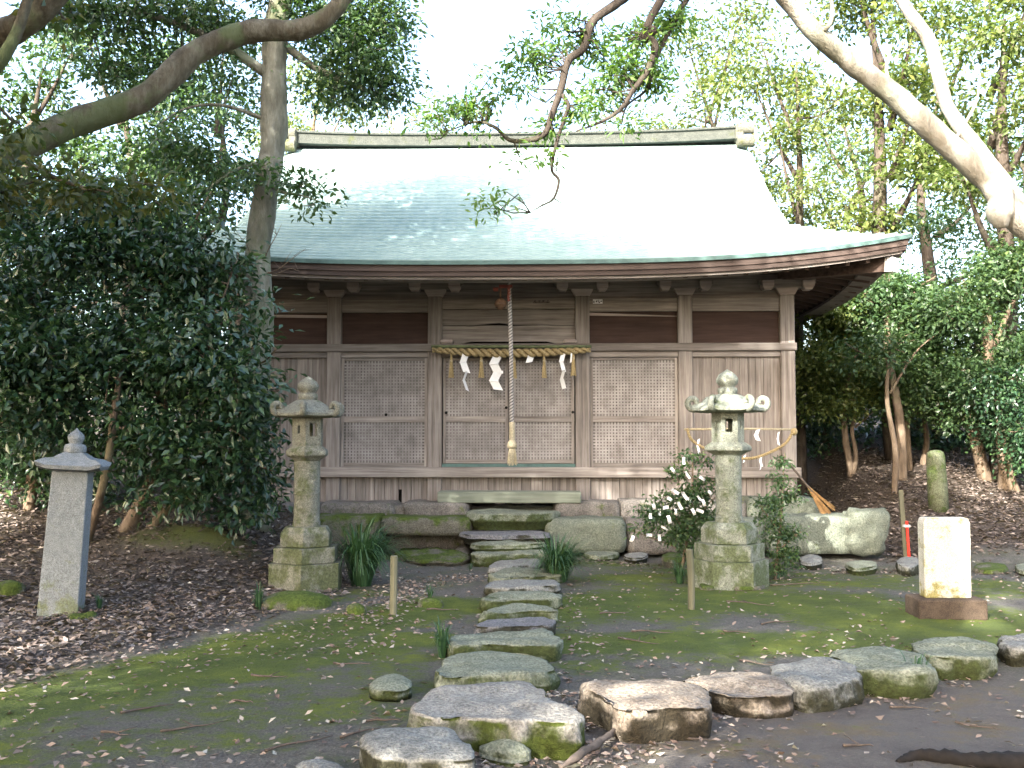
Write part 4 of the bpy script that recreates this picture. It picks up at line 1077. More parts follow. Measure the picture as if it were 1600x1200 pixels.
# ================================================================== STEPPING STONES
ORD = ['first', 'second', 'third', 'fourth', 'fifth', 'sixth', 'seventh', 'eighth', 'ninth', 'tenth', 'eleventh', 'twelfth', 'thirteenth', 'fourteenth']
def opx(pts, zt): return [(lambda q_: (q_.x, q_.y))(atZ(x, y, zt)) for x, y in pts]
PATH = [  # from the steps towards the viewer: top outline in view, top height, base height, material, look
 ([(731, 798), (742, 791), (868, 790), (874, 796), (870, 802), (740, 803)], .61, .46, 'step_green', 'thick mossy slab', 'top'),
 ([(720, 832), (735, 825), (855, 823), (864, 830), (855, 835), (740, 837)], .355, .28, 'step_purple', 'long purplish grey stone', ''),
 ([(735, 850), (748, 843), (845, 842), (854, 847), (845, 850), (745, 852)], .255, .18, 'step_green', 'thin pale green stone', ''),
 ([(736, 864), (748, 857), (850, 855), (858, 860), (848, 864), (750, 867)], .165, .0, 'step_green', 'rounded mossy green stone', ''),
 ([(761, 893), (772, 880), (836, 870), (852, 875), (840, 886), (780, 894)], .10, .0, 'step_stone', 'narrow grey stone', ''),
 ([(757, 905), (785, 889), (822, 886), (876, 896), (877, 904), (800, 907)], .11, .0, 'step_green', 'pale wedge-shaped stone', ''),
 ([(756, 919), (766, 909), (802, 905), (864, 905), (879, 917), (840, 921), (770, 923)], .11, .0, 'step_stone', 'flat grey stone', ''),
 ([(752, 944), (764, 929), (820, 924), (866, 921), (880, 932), (868, 939), (800, 942)], .12, .0, 'step_green', 'humped olive stone', ''),
 ([(747, 965), (768, 953), (820, 943), (864, 948), (872, 960), (835, 958), (780, 966)], .12, .0, 'step_green', 'light green stone', ''),
 ([(740, 984), (752, 971), (802, 966), (858, 963), (867, 974), (860, 981), (790, 984)], .12, .0, 'step_purple', 'blue-grey streaked stone', ''),
 ([(697, 1003), (712, 994), (768, 988), (838, 982), (867, 988), (887, 1012), (838, 1014), (760, 1010), (708, 1014)], .13, .0, 'step_green', 'wide flat pale stone', ''),
 ([(676, 1054), (702, 1025), (750, 1018), (822, 1017), (858, 1030), (872, 1050), (850, 1062), (780, 1060), (690, 1066)], .13, .0, 'step_green', 'broad ridged green stone', ''),
 ([(640, 1104), (680, 1076), (764, 1066), (824, 1062), (854, 1076), (868, 1098), (916, 1114), (896, 1130), (812, 1128), (725, 1120), (668, 1120)], .19, .0, 'front_stone', 'largest mossy-sided boulder', ''),
 ([(562, 1160), (571, 1143), (640, 1140), (712, 1137), (746, 1168), (742, 1188), (660, 1184), (588, 1186)], .17, .0, 'step_stone', 'squarish grey block', ''),
]
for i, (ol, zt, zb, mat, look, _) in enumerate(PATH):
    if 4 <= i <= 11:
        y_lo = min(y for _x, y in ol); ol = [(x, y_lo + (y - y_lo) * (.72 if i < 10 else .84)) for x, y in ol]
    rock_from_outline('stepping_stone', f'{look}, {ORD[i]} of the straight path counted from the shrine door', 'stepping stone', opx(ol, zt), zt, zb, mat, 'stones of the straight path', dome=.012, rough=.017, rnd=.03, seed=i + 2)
BR = [
 ([(905, 1070), (925, 1064), (1055, 1061), (1090, 1068), (1117, 1102), (1095, 1108), (1040, 1106), (975, 1112), (950, 1095)], .18, 'warm_stone', 'blocky sunlit stone with rusty sides darkened as shade'),
 ([(1052, 1058), (1110, 1050), (1190, 1046), (1225, 1064), (1236, 1084), (1170, 1088), (1110, 1078)], .14, 'warm_stone', 'long stone with golden mossy edge'),
 ([(1193, 1040), (1240, 1030), (1325, 1034), (1344, 1050), (1330, 1066), (1260, 1076), (1235, 1066)], .15, 'step_stone', 'grey angular stone'),
 ([(1284, 1020), (1320, 1011), (1385, 1009), (1440, 1026), (1462, 1044), (1420, 1050), (1340, 1046)], .16, 'step_green', 'broad domed stone with grass tuft'),
 ([(1418, 1008), (1445, 996), (1500, 993), (1550, 1004), (1566, 1024), (1520, 1028), (1450, 1026)], .15, 'step_green', 'flat stone with dark side'),
 ([(1558, 996), (1585, 987), (1650, 986), (1670, 1006), (1600, 1014), (1568, 1012)], .14, 'step_stone', 'grey stone cut by the frame'),
]
BR[5] = (*BR[5][:3], 'smaller grey stone ending the curve')
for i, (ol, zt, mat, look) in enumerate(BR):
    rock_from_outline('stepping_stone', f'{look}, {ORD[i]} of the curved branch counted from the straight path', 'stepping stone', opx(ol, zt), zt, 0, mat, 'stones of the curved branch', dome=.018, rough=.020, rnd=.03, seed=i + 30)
def loose(name, label, cat, ol, zt, mat, seed, dome=.03, rnd=.03, zb=0.0, rough=.012, group=None): return rock_from_outline(name, label, cat, opx(ol, zt), zt, zb, mat, group, dome, rough, rnd, seed)
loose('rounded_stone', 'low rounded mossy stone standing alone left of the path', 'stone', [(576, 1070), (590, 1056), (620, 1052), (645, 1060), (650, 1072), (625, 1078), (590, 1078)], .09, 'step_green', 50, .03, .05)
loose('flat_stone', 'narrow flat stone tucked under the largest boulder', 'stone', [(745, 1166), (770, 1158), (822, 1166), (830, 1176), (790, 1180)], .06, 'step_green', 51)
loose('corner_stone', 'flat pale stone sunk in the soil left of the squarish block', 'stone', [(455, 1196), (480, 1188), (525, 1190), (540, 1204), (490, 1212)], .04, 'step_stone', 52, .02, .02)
loose('mossy_rock', 'low wedge-shaped mossy rock below the platform left of the steps', 'rock', [(612, 862), (640, 852), (690, 860), (735, 868), (720, 876), (650, 874)], .07, 'moss_stone', 53, .03, .02, 0, .035)
loose('mossy_rock', 'small pointed dark rock at the left foot of the steps', 'rock', [(705, 862), (722, 852), (738, 860), (730, 868)], .08, 'base_stone', 54, .06)
EDGE = [([(908, 863), (930, 856), (965, 858), (968, 866), (930, 870)], .07, 'step_green'), ([(972, 868), (985, 862), (1010, 862), (1014, 868), (990, 872)], .05, 'step_stone'), ([(1032, 868), (1045, 862), (1070, 864), (1072, 872), (1045, 874)], .07, 'moss_stone'),
        ([(1245, 872), (1262, 865), (1285, 868), (1284, 876), (1260, 880)], .06, 'step_stone'), ([(1318, 880), (1335, 874), (1368, 876), (1370, 884), (1335, 888)], .06, 'step_green'), ([(1397, 878), (1412, 868), (1438, 872), (1440, 882), (1415, 886)], .10, 'step_stone'),
        ([(1516, 884), (1535, 878), (1572, 880), (1576, 888), (1540, 892)], .06, 'moss_stone'), ([(1582, 884), (1600, 879), (1640, 882), (1640, 890), (1600, 894)], .06, 'step_green'), ([(1430, 862), (1440, 852), (1452, 850), (1452, 862)], .08, 'base_stone')]
EL = ['just right of the strap grass by the steps', 'small, under the foundation stones', 'mossy, beside the paper-hung shrub', 'beside the leafy shrub right of the lantern', 'between the leafy shrub and the marker', 'tallest, in front of the red marker', 'behind the sunlit slab, to its right', 'last of the row, far from the lantern', 'small, right behind the sunlit slab']
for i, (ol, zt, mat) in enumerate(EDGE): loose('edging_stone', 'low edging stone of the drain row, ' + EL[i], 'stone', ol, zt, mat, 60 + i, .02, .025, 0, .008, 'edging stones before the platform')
p = ground_pt(1385, 846); 
loose('wedge_rock', 'small pale wedge of rock beside the big corner stone', 'rock', [(1378, 848), (1395, 838), (1408, 842), (1402, 852)], .1, 'step_green', 80)
# stones under the right lantern
for i, (ol, lab) in enumerate((([(1090, 912), (1110, 906), (1126, 910), (1122, 916), (1098, 917)], 'flat mossy stone under the left edge of the pale lantern'), ([(1140, 912), (1170, 906), (1196, 908), (1192, 916), (1150, 918)], 'flat mossy stone under the right edge of the pale lantern'))):
    loose('support_stone', lab, 'stone', ol, .03, 'moss_stone', 84 + i, .01, .015, -.02, .005)
# moss hump and mossy stones on the left
def hump(name, label, px, py, rx, ry, h, mat, seed):
    p = ground_pt(px, py); o = rock_box(name, (0, 0, 0), (rx * 2, ry * 2, h * 2), mat, None, 2.2, .02, seed, 0, (10, 9, 6)); o.location = p; return tag(o, label, 'rock')
hump('moss_mound', 'broad low moss mound before the left lantern', 462, 946, .36, .28, .14, 'moss_stone', 90)
hump('mossy_stone', 'small round brownish moss stone between mound and stake', 556, 960, .10, .08, .10, 'moss_stone', 91)
hump('mossy_stone', 'tilted little moss rock right of the left stake', 672, 948, .13, .08, .09, 'moss_stone', 93)
hump('mossy_stone', 'dark mossy rock in the leaves left of the granite pillar', 14, 925, .16, .12, .12, 'moss_stone', 94)
# rock shelf with hollow in the corner
rock_from_outline('rock_shelf', 'flat brownish bedrock slab with dark undercut edge in the near corner', 'rock', opx([(1385, 1200), (1412, 1166), (1500, 1172), (1580, 1182), (1700, 1186), (1700, 1150), (1500, 1138), (1400, 1130), (1310, 1120), (1260, 1150), (1290, 1200)], .035), .035, -.02, 'warm_stone', None, .01, .01, .02, 97) if False else None
lg = MB().tube(smooth_path([atZ(1402, 1190, .015), atZ(1440, 1180, .03), atZ(1510, 1188, .03), atZ(1600, 1192, .035), atZ(1720, 1200, .04)], 9), interp_list([.012, .034, .040, .045, .04], 37), 10, .25).build('rotten_log', 'rotten', None, True)
tag(lg, 'dark rotten log lying on the bare soil below the curved branch of stones', 'log')
bl = MB().tube(smooth_path([atZ(875, 1200, .04), atZ(905, 1180, .06), atZ(950, 1150, .05), atZ(965, 1135, .03)], 6), interp_list([.008, .022, .018, .006], 19), 6, .35).build('bark_piece', 'stick', None, True)
tag(bl, 'curled piece of dead bark beside the largest boulder', 'bark')

# ================================================================== TREES AND BUSHES
GAPS = [((4.0, 9.1, .6), .8), ((3.95, 9.1, .15), .5), ((4.75, 9.3, 0), .45), ((1.15, 6.25, .15), .36), ((2.1, 6.7, .15), .26), ((.35, 5.9, .2), .22), ((1.3, 8.3, 0), .25), ((2.5, 8.4, 0), .3), ((2.62, 11.45, 2.0), .22), ((2.55, 11.45, 1.2), .16),  # spots kept sunlit: out-of-view crowns are cut open along these sun rays
        ((-2.3, 7.6, 0), .12), ((-.6, 8.2, 0), .16)] + [(tuple(atY(px_, py_, 9.1)), r__) for px_, py_, r__ in ((1580, 330, .5), (1510, 250, .45), (1440, 190, .45), (1370, 130, .45), (1300, 75, .45), (1240, 10, .45), (1500, 190, .4), (1465, 110, .4), (1420, 20, .4))] + [(tuple(atY(px_, py_, 8.1)), .55) for px_, py_ in ((700, 180), (800, 130), (900, 80), (980, 110), (1040, 50), (860, 190), (950, 30))]
# straight trunk left of the hall
tp = [(398, 610, 13.0), (402, 540, 13.0), (405, 470, 13.0), (402, 400, 13.0), (414, 310, 13.05), (427, 220, 13.1), (428, 120, 13.15), (431, 40, 13.2), (450, -40, 13.2), (470, -160, 13.2)]
P = [atY(*t) for t in tp]; b0 = Vector((P[0].x - .03, 13.05, gz(P[0].x, 13.05) - .1)); P = [b0] + P
rad = [.24, .19, .185, .19, .165, .155, .165, .175, .165, .15, .13, .10]
limbs = [(P, rad),
         ([atY(430, 60, 13.2), atY(520, 10, 13.4), atY(610, -30, 13.6), atY(680, -60, 13.8)], [.08, .06, .04, .02]),
         ([atY(430, 60, 13.2), atY(500, 110, 13.4), atY(570, 140, 13.6), atY(625, 160, 13.8)], [.06, .045, .03, .015]),
         ([atY(425, 120, 13.1), atY(330, 60, 13.0), atY(220, 20, 12.8), atY(120, 10, 12.6)], [.075, .06, .04, .02]),
         ([atY(424, 290, 13.0), atY(440, 300, 12.6), atY(470, 305, 12.3), atY(500, 315, 12.1)], [.03, .02, .012, .006]),
         ([atY(424, 250, 13.05), atY(370, 265, 12.8), atY(320, 300, 12.6), atY(290, 330, 12.5)], [.035, .025, .018, .008]),
         ([atY(425, 190, 13.05), atY(350, 165, 13.0), atY(290, 170, 12.9), atY(240, 200, 12.8)], [.03, .022, .016, .008])]
tree('tall_tree', 'tall straight grey-barked evergreen rising in front of the left eave', 'tree', b0, limbs,
     [B(560, 95, 13.5, 78, 72), B(600, 140, 13.7, 45, 48), B(520, 150, 13.5, 50, 32), B(500, 30, 13.3, 70, 55), B(590, 35, 13.6, 48, 45), B(420, -90, 13.2, 220, 90), B(330, 40, 13, 75, 55), B(210, 20, 12.8, 80, 50),
      B(110, 20, 12.6, 70, 40), B(260, 110, 13, 60, 45), B(360, 130, 13, 40, 32), B(160, 100, 12.8, 60, 40), B(470, 290, 12.4, 38, 28), B(400, 270, 12.7, 40, 24), B(330, 250, 12.8, 45, 32), B(260, 230, 12.8, 55, 34), B(300, 320, 12.5, 40, 26), B(490, 320, 12.2, 26, 14)],
     700, 32, .15, .092, .046, 'leaf_mid', 'bark_grey', seed=21, sides=14, twigs=.30)
# bare twigs on that trunk
tt = bpy.data.objects['tall_tree']; tb = tt.location
for px0, py0, ex, ey, Y_ in ((408, 440, 345, 392, 12.8), (412, 430, 478, 388, 12.7), (405, 452, 352, 430, 12.8), (415, 425, 470, 425, 12.7), (410, 415, 440, 350, 12.75), (408, 420, 375, 370, 12.8)):
    a = atY(px0, py0, 12.95); e = atY(ex, ey, Y_); random.seed(px0 + ex); m1 = a.lerp(e, .35) + Vector((0, -.05, random.uniform(-.06, .02))); m2 = a.lerp(e, .7) + Vector((0, 0, random.uniform(-.05, .05)))
    mb = MB().tube([q_ - tb for q_ in smooth_path([a, m1, m2, e], 4)], interp_list([.012, .008, .005, .002], 13), 5)
    for _ in range(4):
        q0 = a.lerp(e, random.uniform(.4, .95)); mb.tube([q0 - tb, q0 + Vector((random.uniform(-.15, .15), random.uniform(-.1, .1), random.uniform(.02, .22))) - tb], [.004, .0015], 4)
    mb.build('bare_twig', 'bark_under', tt, True)['kind'] = 'stuff'
# tree with the long limb
b0 = Vector((-6.6, 7.8, gz(-6.6, 7.8) - .1))
limb = [(-120, 300, 8.6), (0, 246, 8.9), (110, 194, 9.2), (215, 158, 9.4), (262, 122, 9.5), (298, 88, 9.6), (345, 64, 9.7), (400, 48, 9.8), (470, 46, 9.9), (520, 18, 9.9), (550, -30, 9.9), (575, -110, 9.8)]
Lp = [b0 + Vector((.15, 0, 3.0))] + [atY(*t) for t in limb]
tree('leaning_limb_tree', 'brown-barked tree whose thick long limb sweeps across before the tall trunk', 'tree', b0,
     [([b0, b0 + Vector((.05, .1, 1.5)), b0 + Vector((.15, 0, 3.0)), b0 + Vector((.1, -.2, 5)), b0 + Vector((.5, -.3, 7)), b0 + Vector((.8, -.4, 9))], [.33, .28, .27, .22, .16, .08]),
      (Lp, [.22, .150, .138, .128, .122, .118, .120, .114, .108, .105, .09, .075, .05]),
      ([b0 + Vector((.1, -.1, 4.3)), atY(-40, 60, 7.6), atY(30, 40, 7.4), atY(80, 0, 7.3), atY(140, -70, 7.3)], [.16, .11, .095, .085, .06]),
      ([b0 + Vector((.1, -.1, 4.0)), atY(-60, 110, 7.2), atY(-10, 105, 7.0), atY(22, 60, 7.0), atY(40, 10, 7.0), atY(60, -60, 7)], [.1, .06, .045, .04, .035, .02]),
      ([atY(20, 238, 8.95), atY(70, 270, 8.6), atY(120, 290, 8.4), atY(170, 300, 8.3)], [.03, .022, .015, .008])],
     [B(60, 280, 8.6, 62, 24), B(150, 300, 8.4, 62, 28), B(-30, 300, 8.2, 50, 40), B(20, 190, 7.6, 36, 18), B(-20, 230, 7.6, 40, 22), B(100, 30, 7.4, 30, 16), B(240, 290, 8.6, 26, 16)],
     85, 18, .13, .09, .05, 'leaf_yellow', 'bark_brown', seed=22, sides=16, twigs=.3, crown_name='lower_foliage')
lt_ = bpy.data.objects['leaning_limb_tree']
rng = np.random.default_rng(77)
ctr, _ = sample_blobs([((-6.4, 5.5, 9.0), (2.7, 2.6, 2.1)), ((-5.0, 7.3, 8.6), (2.2, 2.2, 1.6)), ((-8.0, 7.2, 9.5), (2.4, 2.2, 2.2)), ((-4.4, 5.0, 9.6), (1.8, 2, 1.6)), ((-7.6, 4.2, 7.2), (2.0, 2.0, 1.8))], 620, rng)
ctr = ctr[sun_gap(ctr, GAPS)]; ctr = ctr[ctr[:, 2] > 1.75 + .445 * np.maximum(ctr[:, 1], 0) + .25]
Vq = leaf_quads(ctr, 26, .26, .15, .08, rng) - np.array(b0); tri_obj('crown', Vq, np.clip(rng.normal(.45, .22, len(Vq)), 0, 1), 'leaf_mid', lt_)

# camellia bush on the left
b0 = Vector((-4.6, 12.2, gz(-4.6, 12.2) - .05))
tree('camellia_bush', 'large dark glossy camellia bush between granite pillar and hall', 'bush', b0,
     [([b0, atY(255, 700, 12.1), atY(240, 560, 12.1), atY(210, 420, 12.2)], [.09, .07, .05, .03]), ([b0 + Vector((.3, -.2, 0)), atY(330, 700, 12), atY(350, 560, 12)], [.06, .045, .03]),
      ([ground_pt(136, 845) + Vector((0, 0, -.05)), atY(165, 740, 11.3), atY(178, 650, 11.4), atY(190, 560, 11.6)], [.05, .045, .04, .025]), ([b0 + Vector((-.6, .2, 0)), atY(130, 640, 12.2), atY(80, 520, 12.2)], [.07, .05, .03])],
     [B(210, 380, 12.2, 130, 80), B(90, 420, 12.0, 120, 90), B(300, 430, 12.1, 95, 75), B(330, 560, 11.7, 95, 80), B(370, 620, 11.5, 60, 60), B(250, 560, 11.9, 120, 100), B(110, 560, 11.7, 130, 100), B(-20, 540, 11.6, 100, 120),
      B(200, 680, 11.6, 130, 70), B(330, 710, 11.6, 80, 60), B(390, 700, 11.6, 38, 36), B(60, 650, 11.6, 100, 70), B(150, 320, 12.3, 90, 45), B(20, 340, 12.2, 70, 60), B(400, 540, 11.9, 24, 24), B(280, 770, 11.7, 80, 36), B(395, 755, 12.0, 45, 45), B(365, 800, 12.0, 40, 26), B(398, 650, 12.0, 34, 50), B(438, 690, 11.7, 16, 9), B(432, 545, 11.8, 18, 8), B(436, 610, 11.7, 20, 9), B(425, 735, 11.7, 18, 8), B(350, 350, 12.2, 34, 16), B(372, 400, 12.1, 24, 12), B(395, 470, 12.0, 22, 11), B(260, 300, 12.3, 36, 14), B(330, 300, 12.3, 22, 12)],
     1020, 28, .15, .112, .054, 'leaf_dark', 'bark_under', seed=23, twigs=.22, up=.9)
b0 = Vector((-6.2, 13.2, gz(-6.2, 13.2) - .05))
tree('camellia_bush', 'second dark camellia bush at the far side of the leaf bank', 'bush', b0,
     [([b0, b0 + Vector((.1, 0, 1.2)), b0 + Vector((0, .2, 2.4))], [.08, .06, .03])],
     [B(40, 700, 13.2, 110, 70), B(-40, 600, 13.2, 100, 110), B(120, 760, 13.4, 80, 40), B(0, 470, 13.4, 110, 90)], 380, 32, .18, .10, .05, 'leaf_dark', 'bark_under', seed=24, twigs=.15)

# pale leaning tree on the right with drooping branches
b0 = Vector((6.1, 8.8, gz(6.1, 8.8) - .1))
A0 = b0 + Vector((-.2, .1, 2.0)); 
main = [b0, b0 + Vector((-.02, .05, 1.0)), atY(1690, 430, 9.1), atY(1585, 335, 9.2), atY(1540, 278, 9.2), atY(1480, 225, 9.15), atY(1400, 152, 9.1), atY(1330, 98, 9.0), atY(1275, 52, 8.9), atY(1225, -5, 8.8), atY(1170, -70, 8.6), atY(1080, -150, 8.3), atY(960, -220, 8.0)]
second = [atY(1600, 340, 9.22), atY(1572, 290, 9.3), atY(1522, 225, 9.4), atY(1482, 170, 9.45), atY(1465, 110, 9.5), atY(1450, 60, 9.5), atY(1415, 10, 9.5), atY(1385, -60, 9.5), atY(1370, -200, 9.5)]
bA = [atY(1120, -115, 8.4), atY(1010, -30, 8.1), atY(960, 8, 8.0), atY(925, 35, 8.0), atY(912, 75, 8.0), atY(888, 95, 8.0), atY(876, 140, 8.0), atY(862, 180, 8.0), atY(850, 210, 8.0), atY(820, 220, 8.0), atY(795, 218, 8.0), atY(775, 200, 8.0), atY(745, 190, 8.05), atY(700, 205, 8.1)]
bB = [atY(1120, -115, 8.4), atY(1060, -40, 8.2), atY(1030, 5, 8.1), atY(1012, 40, 8.1), atY(1022, 48, 8.1), atY(1006, 55, 8.1), atY(1024, 70, 8.1), atY(1012, 110, 8.1), atY(990, 140, 8.1), atY(970, 170, 8.1), atY(940, 190, 8.1), atY(900, 205, 8.05)]
bC = [atY(878, 148, 8.0), atY(888, 165, 8.0), atY(880, 190, 8.0), atY(868, 230, 8.0), atY(862, 265, 8.0), atY(873, 282, 8.0), atY(865, 310, 8.0), atY(845, 322, 8.0), atY(828, 332, 8.0)]
bC2 = [atY(865, 310, 8.0), atY(878, 318, 8.0), atY(885, 327, 8.0)]
bD = [atY(1120, -115, 8.4), atY(1090, -30, 8.3), atY(1060, 20, 8.3), atY(1040, 60, 8.3), atY(1020, 105, 8.3), atY(1010, 140, 8.3), atY(980, 165, 8.3), atY(970, 195, 8.3)]
bE = [atY(1275, 52, 8.9), atY(1295, 40, 8.8), atY(1300, 10, 8.8), atY(1290, -40, 8.8)]
bF = [atY(1400, 152, 9.1), atY(1385, 110, 9.1), atY(1393, 70, 9.1)]
bG = [atY(1495, 215, 9.4), atY(1525, 160, 9.4), atY(1530, 120, 9.4)]
knob = [atY(1568, 300, 9.15), atY(1562, 335, 9.1), atY(1566, 356, 9.1)]
tree('pale_leaning_tree', 'pale sunlit smooth-barked tree leaning over with forked trunk and drooping branches', 'tree', b0,
     [(main, [.22, .19, .16, .13, .108, .104, .10, .092, .085, .075, .068, .06, .045]), (second, [.10, .075, .066, .062, .06, .06, .056, .05, .04])] +
     [(knob, [.10, .12, .05]), (bE, [.03, .022, .018, .01]), (bF, [.02, .014, .008]), (bG, [.018, .012, .006])], [], 0, bark='bark_pale', seed=25, sides=16)
pl = bpy.data.objects['pale_leaning_tree']
for cp, rr in ((bA, [.06, .042, .036, .034, .033, .031, .029, .027, .024, .021, .017, .014, .01, .005]), (bB, [.05, .036, .034, .034, .033, .032, .030, .026, .022, .018, .012, .006]), (bC, [.019, .017, .016, .014, .012, .011, .009, .006, .003]), (bC2, [.006, .004, .002]), (bD, [.04, .026, .022, .018, .015, .012, .008, .004])):
    pts = smooth_path(cp, 6); MB().tube([p - b0 for p in pts], interp_list(rr, len(pts)), 8, .08).build('drooping_branch', 'bark_dark', pl, True)
rng = np.random.default_rng(78)
DB = [B(700, 180, 8.1, 45, 26), B(745, 165, 8.1, 45, 26), B(790, 130, 8.1, 48, 28), B(840, 90, 8.1, 42, 30), B(880, 45, 8.1, 36, 28), B(930, 70, 8.2, 42, 30), B(970, 110, 8.2, 40, 30), B(1000, 60, 8.2, 36, 30), B(940, 140, 8.2, 40, 24), B(900, 170, 8.1, 36, 20),
      B(860, 200, 8.1, 26, 14), B(830, 240, 8.0, 30, 12), B(805, 262, 8.0, 12, 10), B(660, 200, 8.1, 26, 14), B(1050, 30, 8.3, 36, 30), B(1020, 120, 8.3, 32, 28), B(760, 210, 8.0, 34, 10), B(770, 318, 8.0, 22, 12), B(805, 326, 8.0, 18, 5), B(900, 290, 8.0, 8, 4), B(870, 250, 8.0, 12, 12), B(990, 190, 8.2, 24, 14)]
ctr, wh = sample_blobs(DB, 250, rng, .6); Vq = leaf_quads(ctr, 15, .075, .072, .026, rng, .8)
tri_obj('drooping_foliage', Vq - np.array(b0), np.clip(rng.normal(.5, .22, len(Vq)), 0, 1), 'leaf_light', pl)
mb = MB(); BP = np.array([list(p) for cp in (bA, bB, bC, bD) for p in smooth_path(cp, 3)])
for e in ctr[rng.choice(len(ctr), 130, replace=False)]:
    dd = np.linalg.norm(BP - e, axis=1); a = BP[int(np.argmin(dd))]
    m1 = a + (e - a) * .4 + rng.normal(size=3) * .05; m2 = a + (e - a) * .75 + rng.normal(size=3) * .05
    mb.tube([Vector(a) - b0, Vector(m1) - b0, Vector(m2) - b0, Vector(e) - b0], [.0075, .006, .004, .002], 4, cap=False)
mb.build('drooping_twig_work', 'bark_dark', pl, True)['kind'] = 'stuff'
ctr, _ = sample_blobs([((3.5, 7.6, 8.2), (2.4, 1.8, 1.3)), ((1.6, 7.0, 8.4), (2.0, 1.7, 1.2)), ((5.6, 9.0, 9.2), (2.2, 2.0, 1.5))], 300, rng)
ctr = ctr[ctr[:, 2] > 1.75 + .445 * ctr[:, 1] + .3]
Vq = leaf_quads(ctr, 22, .22, .11, .05, rng); tri_obj('crown', Vq - np.array(b0), np.clip(rng.normal(.5, .22, len(Vq)), 0, 1), 'leaf_light', pl)

# background trees -------------------------------------------------------
def bg_tree(label, px, Y, base_py, top_py, width, leaf, bark, seed, n_c=430, per=26, sparse=1.0, L=.12, lean=0, group=None, r0=.16, low=None, cat='tree', name='forest_tree'):
    """a forest tree placed from where it stands; top_py/low: picture rows the crown reaches at its distance"""
    rng = np.random.default_rng(seed); p = atY(px, 690, Y); z = gz(p.x, Y); b = Vector((p.x, Y, z - .1))
    zt = atY(px, top_py, Y).z; zl_ = atY(px, low, Y).z if low else z + (zt - z) * .35; wd = width * Y / 1600
    pts = [b, b + Vector((rng.normal() * .15 + lean * .2, rng.normal() * .1, (zt - z) * .35)), b + Vector((rng.normal() * .3 + lean * .6, rng.normal() * .2, (zt - z) * .65)), b + Vector((rng.normal() * .3 + lean, 0, (zt - z) * .92))]
    stems = [(pts, [r0, r0 * .8, r0 * .5, r0 * .15])]; tipz = [q_.z for q_ in pts]
    blobs = []
    for k_ in range(9):
        f_ = (k_ + .5) / 9; zc = zl_ + (zt - zl_) * f_; a_ = rng.uniform(0, 6.283); rad_ = wd * (.52 + .1 * rng.normal()) * math.sqrt(max(.12, 1 - (2 * f_ - 1) ** 2 * .75))
        c_ = Vector((b.x + lean * f_ + math.cos(a_) * rad_, Y + math.sin(a_) * rad_, zc)); rb_ = wd * rng.uniform(.32, .50)
        blobs.append((c_, (rb_ * 1.15, rb_ * 1.1, rb_ * .62)))
        if k_ % 2 == 0:
            s0 = Vector((b.x + lean * f_ * .6, Y, z + (zc - z) * .78)); stems.append(([s0, s0.lerp(c_, .5) + Vector((0, 0, -.1)), c_], [r0 * .38, r0 * .25, r0 * .08]))
    return tree(name, label, cat, b, stems, blobs, int(n_c * sparse * (.46 if cat == 'tree' and leaf != 'leaf_dark' else 1)), int(per * (1.15 if cat == 'tree' else 1)), .19, L * (1.12 if cat == 'tree' else 1), L * .55, leaf, bark, group, seed, 8, .25)
GL = 'evergreen trees behind the left of the hall'; GR = 'sunlit trees on the right slope'; GF = 'distant trees behind the hall'
bg_tree('dark evergreen rising behind the left end of the roof', 330, 21, 0, 60, 150, 'leaf_mid', 'bark_dark', 101, 420, low=430)
bg_tree('evergreen with thin crown seen above the camellia bush', 180, 19, 0, 40, 150, 'leaf_mid', 'bark_dark', 102, 420, low=420)
bg_tree('dark evergreen whose crown shows above and behind the long limb', 20, 18, 0, 60, 170, 'leaf_mid', 'bark_dark', 103, 420, low=430)
bg_tree('dense evergreen standing behind the two camellia bushes', 60, 22, 0, 330, 260, 'leaf_dark', 'bark_dark', 104, 520, low=700)
bg_tree('dense evergreen in the gap between camellia bush and hall', 300, 23, 0, 330, 190, 'leaf_dark', 'bark_dark', 105, 420, low=700)
bg_tree('small crown peeping over the ridge beside the tall trunk', 470, 26, 0, 110, 120, 'leaf_sun', 'bark_under', 106, 300, low=330)
bg_tree('low pale distant tree just showing above the middle of the ridge', 640, 33, 0, 165, 130, 'leaf_sun', 'bark_under', 107, 260, low=330)
bg_tree('low distant tree above the right part of the ridge', 960, 34, 0, 160, 150, 'leaf_sun', 'bark_under', 108, 260, low=330)
bg_tree('sunlit tree with open crown right behind the ridge end', 1110, 24, 0, 10, 130, 'leaf_sun', 'bark_dark', 110, 330, low=330, r0=.13)
bg_tree('sunlit slender tree above the right hip of the roof', 1250, 20, 0, 40, 150, 'leaf_sun', 'bark_dark', 111, 380, low=400, r0=.14)
bg_tree('tall olive-green tree with dark branches behind the pale fork', 1400, 19, 0, -60, 170, 'leaf_sun', 'bark_dark', 112, 520, low=380, r0=.2)
bg_tree('tall dense tree behind the foot of the pale leaning trunk', 1560, 17.5, 0, -40, 170, 'leaf_sun', 'bark_dark', 113, 560, low=430, r0=.2)
bg_tree('tall tree far beyond the red marker, crown half hidden', 1470, 25, 0, 60, 190, 'leaf_mid', 'bark_dark', 114, 430, low=520, r0=.2)
bg_tree('broad tree far up the slope beyond the mossy post', 1640, 22, 0, 60, 200, 'leaf_mid', 'bark_dark', 115, 430, low=520, r0=.2)
bg_tree('broad-crowned tree behind the right eave tip', 1330, 26, 0, 150, 170, 'leaf_sun', 'bark_dark', 116, 400, low=480, r0=.2)
